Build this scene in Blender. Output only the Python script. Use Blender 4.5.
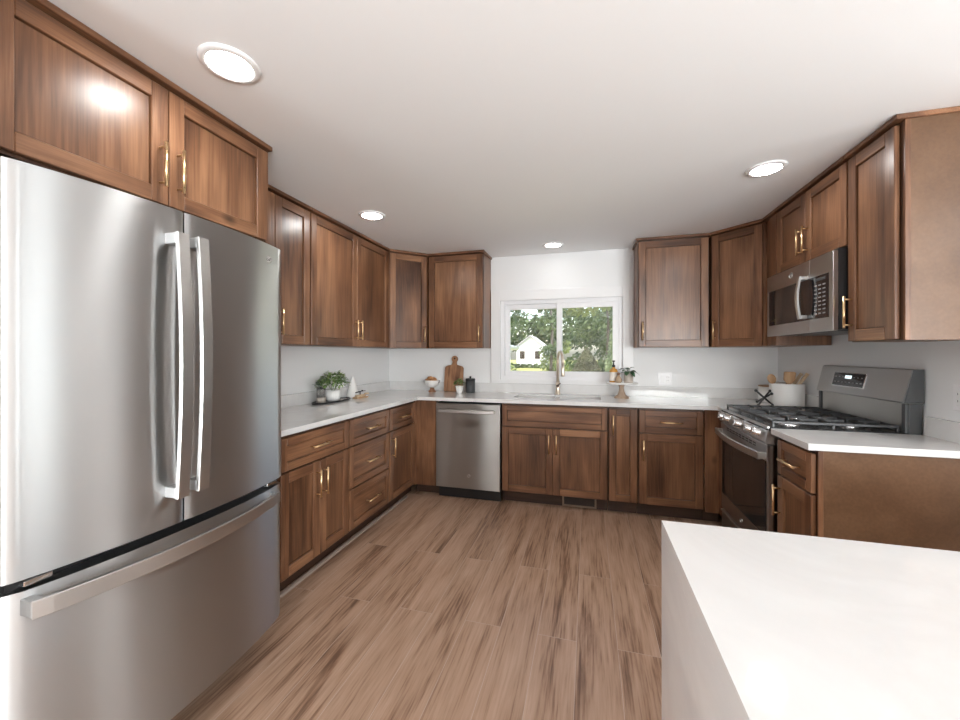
import bpy, bmesh, math, random
from mathutils import Vector, Matrix
PI = math.pi
random.seed(7)
for o in list(bpy.data.objects):
    bpy.data.objects.remove(o)
C = bpy.context.scene.collection
SC = bpy.context.scene

# ------------------------------------------------------------------ camera
cd = bpy.data.cameras.new('camera')
cd.sensor_width = 36.0
cd.lens = 388.0 / 960.0 * 36.0
cd.shift_y = -5.9 / 960.0
cd.clip_start = 0.02
cd.clip_end = 500
cam = bpy.data.objects.new('camera', cd)
cam.location = (0, 0, 1.316)
cam.rotation_euler = (PI / 2, 0, math.radians(15.55))
C.objects.link(cam)
SC.camera = cam

# ------------------------------------------------------------------ world, sun, window light, exposure
w = bpy.data.worlds.new('sky')
SC.world = w
w.use_nodes = True
nt = w.node_tree
nt.nodes.clear()
sky = nt.nodes.new('ShaderNodeTexSky')
sky.sky_type = 'NISHITA'
sky.sun_disc = False
sky.sun_elevation = math.radians(50)
sky.sun_rotation = math.radians(200)
sky.air_density = 1.2
sky.dust_density = 3.0
bg = nt.nodes.new('ShaderNodeBackground')
bg.inputs['Strength'].default_value = 0.36
wo = nt.nodes.new('ShaderNodeOutputWorld')
nt.links.new(sky.outputs[0], bg.inputs[0])
nt.links.new(bg.outputs[0], wo.inputs[0])

sl = bpy.data.lights.new('sun', 'SUN')
sl.energy = 4.6
sl.angle = math.radians(0.6)
sl.color = (1.0, 0.95, 0.86)
so = bpy.data.objects.new('sun', sl)
so.rotation_euler = (math.radians(38), 0, math.radians(62))
so.location = (0, 20, 20)
C.objects.link(so)


def area(name, loc, rot, sx, sy, power, col=(1, 1, 1)):
    l = bpy.data.lights.new(name, 'AREA')
    l.shape = 'RECTANGLE'
    l.size = sx
    l.size_y = sy
    l.energy = power
    l.color = col
    o = bpy.data.objects.new(name, l)
    o.location = loc
    o.rotation_euler = rot
    C.objects.link(o)
    return o


XW_ = -2.17
# area lamps standing in for daylight at the room's unseen openings
# (tilted upwards to brighten the ceiling, in place of ground bounce)
area('patio_daylight', (2.45, -3.12, 1.10), (PI / 2 + math.radians(34), 0, math.radians(12)), 2.8, 1.9, 205, (0.93, 0.975, 1.0))
for yy in (-0.37, 0.77):
    area('side_daylight', (4.10, yy, 1.20), (PI / 2 + math.radians(28), 0, PI / 2), 0.62, 1.7, 15, (0.93, 0.975, 1.0))
area('left_fill', (XW_ + 0.04, -1.45, 1.25), (PI / 2 + math.radians(35), 0, -PI / 2), 1.0, 1.3, 42, (0.93, 0.975, 1.0))  # unseen source added on the left to brighten the ceiling
LAMP_STRENGTH = 50.0

SC.view_settings.view_transform = 'Standard'
SC.view_settings.look = 'None'
SC.view_settings.gamma = 1.0
SC.view_settings.use_curve_mapping = False
SC.view_settings.exposure = 0.92
SC.cycles.max_bounces = 14
SC.cycles.diffuse_bounces = 12
SC.cycles.glossy_bounces = 5
SC.cycles.transparent_max_bounces = 16
SC.cycles.sample_clamp_indirect = 6.0
SC.cycles.caustics_reflective = False
SC.cycles.caustics_refractive = False
SC.cycles.use_denoising = True


# ------------------------------------------------------------------ materials
def new_mat(name):
    m = bpy.data.materials.new(name)
    m.use_nodes = True
    n = m.node_tree.nodes
    return m, n, m.node_tree.links, n['Principled BSDF']


def plain(name, col, rough=0.5, metal=0.0, spec=0.5, emit=None, estr=0.0, bump=0.0, bscale=200, trans=0.0, coat=0.0):
    m, n, L, b = new_mat(name)
    b.inputs['Base Color'].default_value = (*col, 1)
    b.inputs['Roughness'].default_value = rough
    b.inputs['Metallic'].default_value = metal
    b.inputs['Specular IOR Level'].default_value = spec
    b.inputs['Coat Weight'].default_value = coat
    if trans:
        b.inputs['Transmission Weight'].default_value = trans
    if emit:
        b.inputs['Emission Color'].default_value = (*emit, 1)
        b.inputs['Emission Strength'].default_value = estr
    tc = n.new('ShaderNodeTexCoord')
    no = n.new('ShaderNodeTexNoise')
    no.inputs['Scale'].default_value = bscale
    no.inputs['Detail'].default_value = 3
    L.new(tc.outputs['Object'], no.inputs['Vector'])
    if bump:
        bp = n.new('ShaderNodeBump')
        bp.inputs['Strength'].default_value = bump
        bp.inputs['Distance'].default_value = 0.002
        L.new(no.outputs['Fac'], bp.inputs['Height'])
        L.new(bp.outputs['Normal'], b.inputs['Normal'])
    else:
        mr = n.new('ShaderNodeMapRange')
        mr.inputs['To Min'].default_value = max(0.0, rough - 0.02)
        mr.inputs['To Max'].default_value = rough + 0.02
        L.new(no.outputs['Fac'], mr.inputs['Value'])
        L.new(mr.outputs[0], b.inputs['Roughness'])
    return m


def wood(name, dark, mid, light, axis='z', rough=0.34, knots=True, gscale=1.0):
    m, n, L, b = new_mat(name)
    tc = n.new('ShaderNodeTexCoord')
    oi = n.new('ShaderNodeObjectInfo')
    mu = n.new('ShaderNodeMath'); mu.operation = 'MULTIPLY'; mu.inputs[1].default_value = 37.0
    L.new(oi.outputs['Random'], mu.inputs[0])
    va = n.new('ShaderNodeVectorMath'); va.operation = 'ADD'
    L.new(tc.outputs['Object'], va.inputs[0])
    L.new(mu.outputs[0], va.inputs[1])

    def mapped(sc_long, sc_across):
        mp = n.new('ShaderNodeMapping')
        s = [sc_across * gscale] * 3
        s['xyz'.index(axis)] = sc_long * gscale
        mp.inputs['Scale'].default_value = s
        L.new(va.outputs[0], mp.inputs['Vector'])
        return mp
    mA = mapped(1.1, 9.0)
    nA = n.new('ShaderNodeTexNoise'); nA.inputs['Scale'].default_value = 1.0
    nA.inputs['Detail'].default_value = 5; nA.inputs['Distortion'].default_value = 1.2
    L.new(mA.outputs[0], nA.inputs['Vector'])
    mB = mapped(5.0, 160.0)
    nB = n.new('ShaderNodeTexNoise'); nB.inputs['Scale'].default_value = 1.0
    nB.inputs['Detail'].default_value = 3
    L.new(mB.outputs[0], nB.inputs['Vector'])
    mD = mapped(2.2, 3.0)
    nD = n.new('ShaderNodeTexNoise'); nD.inputs['Scale'].default_value = 1.0
    nD.inputs['Detail'].default_value = 2
    L.new(mD.outputs[0], nD.inputs['Vector'])
    mx = n.new('ShaderNodeMath'); mx.operation = 'MULTIPLY_ADD'
    mx.inputs[1].default_value = 0.22
    L.new(nB.outputs['Fac'], mx.inputs[0])
    ad = n.new('ShaderNodeMath'); ad.operation = 'MULTIPLY_ADD'
    ad.inputs[1].default_value = 0.42; ad.inputs[2].default_value = 0.0
    L.new(nA.outputs['Fac'], ad.inputs[0])
    ad2 = n.new('ShaderNodeMath'); ad2.operation = 'MULTIPLY_ADD'
    ad2.inputs[1].default_value = 0.36
    L.new(nD.outputs['Fac'], ad2.inputs[0])
    L.new(ad.outputs[0], ad2.inputs[2])
    L.new(ad2.outputs[0], mx.inputs[2])
    cr = n.new('ShaderNodeValToRGB')
    e = cr.color_ramp.elements
    e[0].position = 0.38; e[0].color = (*dark, 1)
    e[1].position = 0.64; e[1].color = (*light, 1)
    k = e.new(0.5); k.color = (*mid, 1)
    L.new(mx.outputs[0], cr.inputs[0])
    col = cr.outputs[0]
    if knots:
        mK = mapped(1.7, 2.8)
        vo = n.new('ShaderNodeTexVoronoi'); vo.inputs['Scale'].default_value = 1.0
        vo.inputs['Randomness'].default_value = 1.0
        L.new(mK.outputs[0], vo.inputs['Vector'])
        kr = n.new('ShaderNodeMapRange')
        kr.inputs['From Min'].default_value = 0.015; kr.inputs['From Max'].default_value = 0.075
        kr.inputs['To Min'].default_value = 0.3; kr.inputs['To Max'].default_value = 1.0
        L.new(vo.outputs['Distance'], kr.inputs['Value'])
        mm = n.new('ShaderNodeMix'); mm.data_type = 'RGBA'; mm.blend_type = 'MULTIPLY'
        mm.inputs['Factor'].default_value = 1.0
        L.new(col, mm.inputs['A']); L.new(kr.outputs[0], mm.inputs['B'])
        col = mm.outputs['Result']
    L.new(col, b.inputs['Base Color'])
    b.inputs['Roughness'].default_value = rough
    b.inputs['Specular IOR Level'].default_value = 0.5
    bp = n.new('ShaderNodeBump'); bp.inputs['Strength'].default_value = 0.12; bp.inputs['Distance'].default_value = 0.001
    L.new(nB.outputs['Fac'], bp.inputs['Height'])
    L.new(bp.outputs['Normal'], b.inputs['Normal'])
    return m


WD = (0.062, 0.026, 0.013); WM = (0.160, 0.072, 0.035); WL = (0.300, 0.150, 0.076)
M_WV = wood('stained_wood_vertical', WD, WM, WL, 'z')
M_WP = wood('stained_wood_panel', (0.058, 0.024, 0.012), (0.155, 0.071, 0.035), (0.285, 0.143, 0.073), 'z', rough=0.30, gscale=0.72)
M_WH = wood('stained_wood_horizontal', WD, WM, WL, 'x')
M_WY = wood('stained_wood_depth', WD, WM, WL, 'y', knots=False)
M_VEN = wood('stained_veneer', (0.095, 0.048, 0.024), (0.125, 0.065, 0.033), (0.16, 0.087, 0.046), 'x', rough=0.28, knots=False, gscale=0.5)
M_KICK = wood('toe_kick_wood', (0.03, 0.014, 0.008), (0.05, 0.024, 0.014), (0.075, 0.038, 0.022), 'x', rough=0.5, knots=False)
M_FRAME = wood('shadowed_frame_wood', (0.035, 0.015, 0.008), (0.07, 0.032, 0.016), (0.10, 0.05, 0.027), 'z')  # darkened so the gap shade between doors is in the frame colour
M_DARKGAP = plain('cabinet_interior', (0.035, 0.018, 0.011), 0.7)
M_WALL = plain('wall_paint', (0.755, 0.76, 0.76), 0.6, bump=0.04, bscale=90)
M_CEIL = plain('ceiling_paint', (0.85, 0.86, 0.865), 0.75, bump=0.04, bscale=60)
M_TRIM = plain('white_trim_paint', (0.76, 0.76, 0.76), 0.35)
M_VINYL = plain('white_vinyl', (0.78, 0.78, 0.79), 0.3)
M_BRASS = plain('brushed_brass', (0.83, 0.60, 0.34), 0.28, 1.0)
M_BLACK = plain('black_plastic', (0.012, 0.012, 0.013), 0.35)
M_BLKGLASS = plain('black_glass', (0.012, 0.012, 0.014), 0.06, spec=0.7)
M_DARKGLASS = plain('oven_window_glass', (0.02, 0.018, 0.017), 0.05, spec=0.8)
M_GREYSIDE = plain('grey_enamel_side', (0.055, 0.058, 0.06), 0.38)
M_IRON = plain('cast_iron', (0.03, 0.03, 0.032), 0.3, bump=0.25, bscale=300)
M_COOKTOP = plain('cooktop_enamel', (0.025, 0.026, 0.028), 0.2)
M_CHROME = plain('polished_steel', (0.75, 0.75, 0.76), 0.16, 1.0)
M_WHITECER = plain('white_glazed_ceramic', (0.80, 0.79, 0.77), 0.3)
M_SINK = plain('white_sink_composite', (0.82, 0.82, 0.81), 0.3)
M_MARKS = plain('printed_grey_marks', (0.28, 0.28, 0.28), 0.5)
M_LCD = plain('lit_display', (0.3, 0.35, 0.36), 0.4, emit=(0.8, 0.95, 1.0), estr=0.7)
M_LAMPDIM = plain('dimmed_lamp_diffuser', (0.9, 0.9, 0.9), 0.5, emit=(1.0, 0.975, 0.94), estr=LAMP_STRENGTH * 0.2)
M_LAMP = plain('lamp_diffuser', (0.9, 0.9, 0.9), 0.5, emit=(1.0, 0.985, 0.96), estr=LAMP_STRENGTH)


def steel(name, col=(0.54, 0.545, 0.545), rough=0.37, aniso=1.0):
    m, n, L, b = new_mat(name)
    b.inputs['Metallic'].default_value = 1.0
    b.inputs['Base Color'].default_value = (*col, 1)
    b.inputs['Roughness'].default_value = rough
    b.inputs['Anisotropic'].default_value = aniso
    cr = n.new('ShaderNodeCombineXYZ')      # brushed sideways: highlights draw out up and down
    cr.inputs[0].default_value = 0.01; cr.inputs[1].default_value = 0.013; cr.inputs[2].default_value = 1.0
    L.new(cr.outputs[0], b.inputs['Tangent'])
    tc = n.new('ShaderNodeTexCoord')
    mp = n.new('ShaderNodeMapping'); mp.inputs['Scale'].default_value = (3, 3, 900)
    L.new(tc.outputs['Object'], mp.inputs['Vector'])
    no = n.new('ShaderNodeTexNoise'); no.inputs['Scale'].default_value = 1.0; no.inputs['Detail'].default_value = 2
    L.new(mp.outputs[0], no.inputs['Vector'])
    mr = n.new('ShaderNodeMapRange'); mr.inputs['To Min'].default_value = rough - 0.05; mr.inputs['To Max'].default_value = rough + 0.05
    L.new(no.outputs['Fac'], mr.inputs['Value']); L.new(mr.outputs[0], b.inputs['Roughness'])
    return m


M_STEEL = steel('brushed_steel')
M_STEELD = steel('dark_brushed_steel', (0.45, 0.44, 0.42), 0.30)
M_STEELH = steel('satin_steel_handle', (0.60, 0.595, 0.58), 0.34, 0.3)


def quartz():
    m, n, L, b = new_mat('white_quartz')
    tc = n.new('ShaderNodeTexCoord')
    no = n.new('ShaderNodeTexNoise'); no.inputs['Scale'].default_value = 2.2
    no.inputs['Detail'].default_value = 7; no.inputs['Distortion'].default_value = 1.6
    L.new(tc.outputs['Object'], no.inputs['Vector'])
    cr = n.new('ShaderNodeValToRGB'); e = cr.color_ramp.elements
    e[0].position = 0.40; e[0].color = (0.68, 0.677, 0.67, 1)
    e[1].position = 0.60; e[1].color = (0.68, 0.677, 0.67, 1)
    k = e.new(0.5); k.color = (0.65, 0.645, 0.637, 1)
    L.new(no.outputs['Fac'], cr.inputs[0]); L.new(cr.outputs[0], b.inputs['Base Color'])
    b.inputs['Roughness'].default_value = 0.06
    return m


M_QUARTZ = quartz()


def floor_mat():
    m, n, L, b = new_mat('vinyl_plank_floor')
    tc = n.new('ShaderNodeTexCoord')
    mp = n.new('ShaderNodeMapping'); mp.inputs['Rotation'].default_value = (0, 0, PI / 2)
    mp.inputs['Location'].default_value = (0.31, 0.05, 0)
    L.new(tc.outputs['Object'], mp.inputs['Vector'])
    br = n.new('ShaderNodeTexBrick')
    br.inputs['Scale'].default_value = 1.0
    br.inputs['Brick Width'].default_value = 1.52
    br.inputs['Row Height'].default_value = 0.178
    br.inputs['Mortar Size'].default_value = 0.0013
    br.inputs['Mortar Smooth'].default_value = 0.2
    br.inputs['Bias'].default_value = 0.0
    br.inputs['Color1'].default_value = (0, 0, 0, 1)
    br.inputs['Color2'].default_value = (1, 1, 1, 1)
    br.inputs['Mortar'].default_value = (0.5, 0.5, 0.5, 1)
    br.offset = 0.37
    L.new(mp.outputs[0], br.inputs['Vector'])
    # offset the grain plank by plank
    sep = n.new('ShaderNodeMath'); sep.operation = 'MULTIPLY'; sep.inputs[1].default_value = 23.0
    L.new(br.outputs['Color'], sep.inputs[0])
    cmb = n.new('ShaderNodeCombineXYZ')
    L.new(sep.outputs[0], cmb.inputs['X']); L.new(sep.outputs[0], cmb.inputs['Y'])
    va = n.new('ShaderNodeVectorMath'); va.operation = 'ADD'
    L.new(tc.outputs['Object'], va.inputs[0]); L.new(cmb.outputs[0], va.inputs[1])
    m1 = n.new('ShaderNodeMapping'); m1.inputs['Scale'].default_value = (10, 0.85, 1)
    L.new(va.outputs[0], m1.inputs['Vector'])
    n1 = n.new('ShaderNodeTexNoise'); n1.inputs['Scale'].default_value = 1; n1.inputs['Detail'].default_value = 6
    n1.inputs['Roughness'].default_value = 0.66; n1.inputs['Distortion'].default_value = 0.5
    L.new(m1.outputs[0], n1.inputs['Vector'])
    m2 = n.new('ShaderNodeMapping'); m2.inputs['Scale'].default_value = (110, 4.5, 1)
    L.new(va.outputs[0], m2.inputs['Vector'])
    n2 = n.new('ShaderNodeTexNoise'); n2.inputs['Scale'].default_value = 1; n2.inputs['Detail'].default_value = 4
    L.new(m2.outputs[0], n2.inputs['Vector'])
    a = n.new('ShaderNodeMath'); a.operation = 'MULTIPLY_ADD'; a.inputs[1].default_value = 0.35
    L.new(n2.outputs['Fac'], a.inputs[0])
    a2 = n.new('ShaderNodeMath'); a2.operation = 'MULTIPLY_ADD'; a2.inputs[1].default_value = 0.60; a2.inputs[2].default_value = -0.03
    L.new(n1.outputs['Fac'], a2.inputs[0]); L.new(a2.outputs[0], a.inputs[2])
    a3 = n.new('ShaderNodeMath'); a3.operation = 'MULTIPLY_ADD'; a3.inputs[1].default_value = 0.03
    L.new(br.outputs['Color'], a3.inputs[0]); L.new(a.outputs[0], a3.inputs[2])
    cr = n.new('ShaderNodeValToRGB'); e = cr.color_ramp.elements
    e[0].position = 0.33; e[0].color = (0.13, 0.068, 0.04, 1)
    e[1].position = 0.72; e[1].color = (0.54, 0.385, 0.29, 1)
    for p, c in ((0.40, (0.27, 0.158, 0.10)), (0.465, (0.385, 0.245, 0.165)), (0.56, (0.45, 0.30, 0.215))):
        q = e.new(p); q.color = (*c, 1)
    L.new(a3.outputs[0], cr.inputs[0])
    mm = n.new('ShaderNodeMix'); mm.data_type = 'RGBA'
    mm.inputs['B'].default_value = (0.52, 0.42, 0.36, 1)
    fm = n.new('ShaderNodeMath'); fm.operation = 'MULTIPLY'; fm.inputs[1].default_value = 0.75
    L.new(br.outputs['Fac'], fm.inputs[0]); L.new(fm.outputs[0], mm.inputs['Factor'])
    L.new(cr.outputs[0], mm.inputs['A'])
    L.new(mm.outputs['Result'], b.inputs['Base Color'])
    b.inputs['Roughness'].default_value = 0.42
    bp = n.new('ShaderNodeBump'); bp.inputs['Strength'].default_value = 0.18; bp.inputs['Distance'].default_value = 0.001
    L.new(a.outputs[0], bp.inputs['Height']); L.new(bp.outputs['Normal'], b.inputs['Normal'])
    return m


M_FLOOR = floor_mat()


def pane_mat():
    m = bpy.data.materials.new('window_pane_glass')
    m.use_nodes = True
    n = m.node_tree.nodes; L = m.node_tree.links
    n.clear()
    t = n.new('ShaderNodeBsdfTransparent')
    g = n.new('ShaderNodeBsdfGlossy'); g.inputs['Roughness'].default_value = 0.01
    f = n.new('ShaderNodeFresnel'); f.inputs['IOR'].default_value = 1.5
    x = n.new('ShaderNodeMixShader'); o = n.new('ShaderNodeOutputMaterial')
    L.new(f.outputs[0], x.inputs[0]); L.new(t.outputs[0], x.inputs[1]); L.new(g.outputs[0], x.inputs[2]); L.new(x.outputs[0], o.inputs[0])
    return m


M_PANE = pane_mat()


def leafy(name, c1, c2, scale=6.0, rough=0.5, transl=0.25):
    m, n, L, b = new_mat(name)
    tc = n.new('ShaderNodeTexCoord')
    no = n.new('ShaderNodeTexNoise'); no.inputs['Scale'].default_value = scale; no.inputs['Detail'].default_value = 4
    L.new(tc.outputs['Object'], no.inputs['Vector'])
    cr = n.new('ShaderNodeValToRGB'); e = cr.color_ramp.elements
    e[0].position = 0.35; e[0].color = (*c1, 1); e[1].position = 0.65; e[1].color = (*c2, 1)
    L.new(no.outputs['Fac'], cr.inputs[0]); L.new(cr.outputs[0], b.inputs['Base Color'])
    b.inputs['Roughness'].default_value = rough
    if transl:
        o = n['Material Output']
        t = n.new('ShaderNodeBsdfTranslucent'); L.new(cr.outputs[0], t.inputs[0])
        x = n.new('ShaderNodeMixShader'); x.inputs[0].default_value = transl
        L.new(b.outputs[0], x.inputs[1]); L.new(t.outputs[0], x.inputs[2]); L.new(x.outputs[0], o.inputs[0])
    return m


# ------------------------------------------------------------------ mesh helpers
class MB:
    def __init__(s):
        s.bm = bmesh.new()

    def _tag(s, geom, mi, smooth=False):
        for f in geom:
            f.material_index = mi
            f.smooth = smooth

    def box(s, x0, x1, y0, y1, z0, z1, mi=0, bev=0.0):
        vs = [s.bm.verts.new((x, y, z)) for x in (x0, x1) for y in (y0, y1) for z in (z0, z1)]
        idx = [(0, 1, 3, 2), (4, 6, 7, 5), (0, 4, 5, 1), (2, 3, 7, 6), (0, 2, 6, 4), (1, 5, 7, 3)]
        fs = [s.bm.faces.new([vs[i] for i in q]) for q in idx]
        s._tag(fs, mi)
        if bev > 0:
            es = list({e for f in fs for e in f.edges})
            r = bmesh.ops.bevel(s.bm, geom=es, offset=bev, segments=2 if bev > 0.003 else 1, affect='EDGES', profile=0.5)
            s._tag(r['faces'], mi)
        return s

    def prism(s, pts, a, b, axis='z', mi=0, smooth=False):
        """polygon (2-D points) extruded along an axis from a to b"""
        def mk(p, h):
            if axis == 'z': return (p[0], p[1], h)
            if axis == 'x': return (h, p[0], p[1])
            return (p[0], h, p[1])
        A = [s.bm.verts.new(mk(p, a)) for p in pts]
        B = [s.bm.verts.new(mk(p, b)) for p in pts]
        n = len(pts)
        fs = [s.bm.faces.new(A), s.bm.faces.new(B[::-1])]
        sd = [s.bm.faces.new((A[i], B[i], B[(i + 1) % n], A[(i + 1) % n])) for i in range(n)]
        s._tag(fs, mi); s._tag(sd, mi, smooth)
        bmesh.ops.recalc_face_normals(s.bm, faces=fs + sd)
        return s

    def lathe(s, prof, c=(0, 0, 0), n=28, mi=0, smooth=True, sx=1, sy=1):
        rings = []
        for r, z in prof:
            if r < 1e-6:
                rings.append([s.bm.verts.new((c[0], c[1], c[2] + z))])
            else:
                rings.append([s.bm.verts.new((c[0] + sx * r * math.cos(2 * PI * i / n), c[1] + sy * r * math.sin(2 * PI * i / n), c[2] + z)) for i in range(n)])
        fs = []
        for a, b in zip(rings, rings[1:]):
            for i in range(n):
                j = (i + 1) % n
                if len(a) == 1 and len(b) == 1: continue
                if len(a) == 1: q = (a[0], b[i], b[j])
                elif len(b) == 1: q = (a[i], a[j], b[0])
                else: q = (a[i], a[j], b[j], b[i])
                try: fs.append(s.bm.faces.new(q))
                except ValueError: pass
        s._tag(fs, mi, smooth)
        bmesh.ops.recalc_face_normals(s.bm, faces=fs)
        return s

    def tube(s, pts, r, n=10, mi=0, caps=True, sq=False, rr=None):
        """round tube along points; rr = per point radii"""
        pts = [Vector(p) for p in pts]
        rings = []
        up = Vector((0, 0, 1))
        T0 = (pts[1] - pts[0]).normalized()
        N = T0.cross(up)
        if N.length < 1e-3: N = T0.cross(Vector((1, 0, 0)))
        N.normalize()
        for i, p in enumerate(pts):
            if i == 0: T = pts[1] - pts[0]
            elif i == len(pts) - 1: T = pts[-1] - pts[-2]
            else: T = (pts[i + 1] - pts[i]).normalized() + (pts[i] - pts[i - 1]).normalized()
            T.normalize()
            N = (N - T * N.dot(T)).normalized()
            B = T.cross(N)
            ri = rr[i] if rr else r
            rings.append([s.bm.verts.new(p + ri * (math.cos(2 * PI * k / n) * N + math.sin(2 * PI * k / n) * B)) for k in range(n)])
        fs = []
        for a, b in zip(rings, rings[1:]):
            for i in range(n):
                fs.append(s.bm.faces.new((a[i], a[(i + 1) % n], b[(i + 1) % n], b[i])))
        s._tag(fs, mi, not sq)
        cf = []
        if caps:
            cf = [s.bm.faces.new(rings[0][::-1]), s.bm.faces.new(rings[-1])]
            s._tag(cf, mi)
        bmesh.ops.recalc_face_normals(s.bm, faces=fs + cf)
        return s

    def bar(s, pts, w, h, mi=0, wdir=(0, 1, 0), bev=0.0):
        """rectangular section swept along points; w measured along wdir, h across both"""
        pts = [Vector(p) for p in pts]
        W = Vector(wdir).normalized()
        rings = []
        for i, p in enumerate(pts):
            T = (pts[min(i + 1, len(pts) - 1)] - pts[max(i - 1, 0)]).normalized()
            Hh = T.cross(W).normalized()
            b = bev
            sec = [(-w / 2 + b, -h / 2), (w / 2 - b, -h / 2), (w / 2, -h / 2 + b), (w / 2, h / 2 - b), (w / 2 - b, h / 2), (-w / 2 + b, h / 2), (-w / 2, h / 2 - b), (-w / 2, -h / 2 + b)] if b else [(-w / 2, -h / 2), (w / 2, -h / 2), (w / 2, h / 2), (-w / 2, h / 2)]
            rings.append([s.bm.verts.new(p + W * a + Hh * c) for a, c in sec])
        fs = []
        n = len(rings[0])
        for a, b in zip(rings, rings[1:]):
            for i in range(n):
                fs.append(s.bm.faces.new((a[i], a[(i + 1) % n], b[(i + 1) % n], b[i])))
        fs += [s.bm.faces.new(rings[0][::-1]), s.bm.faces.new(rings[-1])]
        s._tag(fs, mi)
        bmesh.ops.recalc_face_normals(s.bm, faces=fs)
        return s

    def ball(s, c, r, mi=0, sub=2, sc=(1, 1, 1)):
        g = bmesh.ops.create_icosphere(s.bm, subdivisions=sub, radius=r)
        fs = set()
        for v in g['verts']:
            v.co = Vector((v.co.x * sc[0] + c[0], v.co.y * sc[1] + c[1], v.co.z * sc[2] + c[2]))
            fs.update(v.link_faces)
        s._tag(fs, mi, True)
        return s

    def leaf(s, base, direction, L, W, droop=0.3, mi=0, nseg=4):
        d = Vector(direction).normalized()
        side = d.cross(Vector((0, 0, 1)))
        if side.length < 1e-3: side = Vector((1, 0, 0))
        side.normalize()
        up = side.cross(d).normalized()
        L1, R1, Mi = [], [], []
        for i in range(nseg + 1):
            t = i / nseg
            wv = W * math.sin(PI * min(1, t * 0.92 + 0.06)) ** 0.8 * 0.5
            p = Vector(base) + d * L * t - Vector((0, 0, 1)) * droop * L * t * t
            Mi.append(s.bm.verts.new(p - up * 0.12 * wv))
            L1.append(s.bm.verts.new(p + side * wv + up * wv * 0.15))
            R1.append(s.bm.verts.new(p - side * wv + up * wv * 0.15))
        fs = []
        for i in range(nseg):
            fs.append(s.bm.faces.new((L1[i], Mi[i], Mi[i + 1], L1[i + 1])))
            fs.append(s.bm.faces.new((Mi[i], R1[i], R1[i + 1], Mi[i + 1])))
        s._tag(fs, mi, True)
        return s

    def build(s, name, mats, parent=None, loc=(0, 0, 0), rz=0.0, rot=None):
        me = bpy.data.meshes.new(name)
        s.bm.to_mesh(me)
        s.bm.free()
        for m in (mats if isinstance(mats, (list, tuple)) else [mats]):
            me.materials.append(m)
        o = bpy.data.objects.new(name, me)
        C.objects.link(o)
        o.location = loc
        o.rotation_euler = rot if rot else (0, 0, rz)
        if parent: o.parent = parent
        return o


def tag(o, label, cat, group=None, kind=None):
    o['label'] = label
    o['category'] = cat
    if group: o['group'] = group
    if kind: o['kind'] = kind
    return o


def thing(name, label, cat, loc, rz=0.0, group=None):
    o = bpy.data.objects.new(name, None)
    o.empty_display_size = 0.1
    C.objects.link(o)
    o.location = loc
    o.rotation_euler = (0, 0, rz)
    return tag(o, label, cat, group)


def struct(name, mb, m, label=None, cat=None, **k):
    o = mb.build(name, m, **k)
    o['kind'] = 'structure'
    if label: o['label'] = label
    if cat: o['category'] = cat
    return o


def copy_tree(o, parent=None):
    c = o.copy()
    C.objects.link(c)
    c.parent = parent
    for ch in list(o.children):
        copy_tree(ch, c)
    return c


# ------------------------------------------------------------------ dimensions of the room
XW, XE, YN, H = -2.17, 1.60, 3.965, 2.33       # left wall, right wall, back wall, ceiling
XFAR, YS, YRET = 4.2, -3.2, 1.93               # far side wall, wall behind, where the room widens
T = 0.14

# ------------------------------------------------------------------ structure
struct('floor', MB().box(XW - T, XFAR + T, YS - T, YN + T, -0.1, 0), M_FLOOR, 'brown wood-look plank floor', 'floor')
struct('ceiling', MB().box(XW - T, XFAR + T, YS - T, YN + T, H, H + 0.1), M_CEIL, 'plain white ceiling', 'ceiling')
mb = MB()
mb.box(XW - T, XW, -0.93, YN + T, 0, H).box(XW - T, XW, YS - T, -1.97, 0, H)
mb.box(XW - T, XW, -1.97, -0.93, 0, 0.58).box(XW - T, XW, -1.97, -0.93, 1.95, H)
struct('wall_left', mb, M_WALL, 'white left wall', 'wall')
WX0, WX1, WZ0, WZ1 = -0.883, 0.325, 1.048, 1.873
mb = MB()
mb.box(XW, WX0, YN, YN + T, 0, H)
mb.box(WX1, XE + T, YN, YN + T, 0, H)
mb.box(WX0, WX1, YN, YN + T, 0, WZ0)
mb.box(WX0, WX1, YN, YN + T, WZ1, H)
struct('wall_back', mb, M_WALL, 'white back wall around the window', 'wall')
struct('wall_right', MB().box(XE, XE + T, YRET, YN, 0, H), M_WALL, 'white right wall behind the range', 'wall')
struct('wall_return', MB().box(XE + T, XFAR, YRET, YRET + T, 0, H), M_WALL)
mb = MB()   # far side wall with a wide window
mb.box(XFAR, XFAR + T, YS, -0.95, 0, H).box(XFAR, XFAR + T, 1.35, YRET + T, 0, H)
mb.box(XFAR, XFAR + T, 0.02, 0.38, 0.28, 2.22)
mb.box(XFAR, XFAR + T, -0.95, 1.35, 0, 0.28).box(XFAR, XFAR + T, -0.95, 1.35, 2.22, H)
struct('wall_side', mb, M_WALL)
mb = MB()   # wall behind the camera with the patio door opening
mb.box(XW, 1.0, YS - T, YS, 0, H).box(3.9, XFAR, YS - T, YS, 0, H)
mb.box(1.0, 3.9, YS - T, YS, 2.13, H)
struct('wall_front', mb, M_WALL)
mb = MB()
for x0, x1 in ((1.0, 1.06), (2.42, 2.48), (3.84, 3.9)):
    mb.box(x0, x1, YS - 0.10, YS - 0.04, 0, 2.13)
mb.box(1.06, 2.42, YS - 0.10, YS - 0.04, 2.07, 2.13).box(2.48, 3.84, YS - 0.10, YS - 0.04, 2.07, 2.13)
mb.box(1.06, 2.42, YS - 0.10, YS - 0.04, 0, 0.08).box(2.48, 3.84, YS - 0.10, YS - 0.04, 0, 0.08)
d1 = struct('door_1', mb, M_VINYL)
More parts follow.
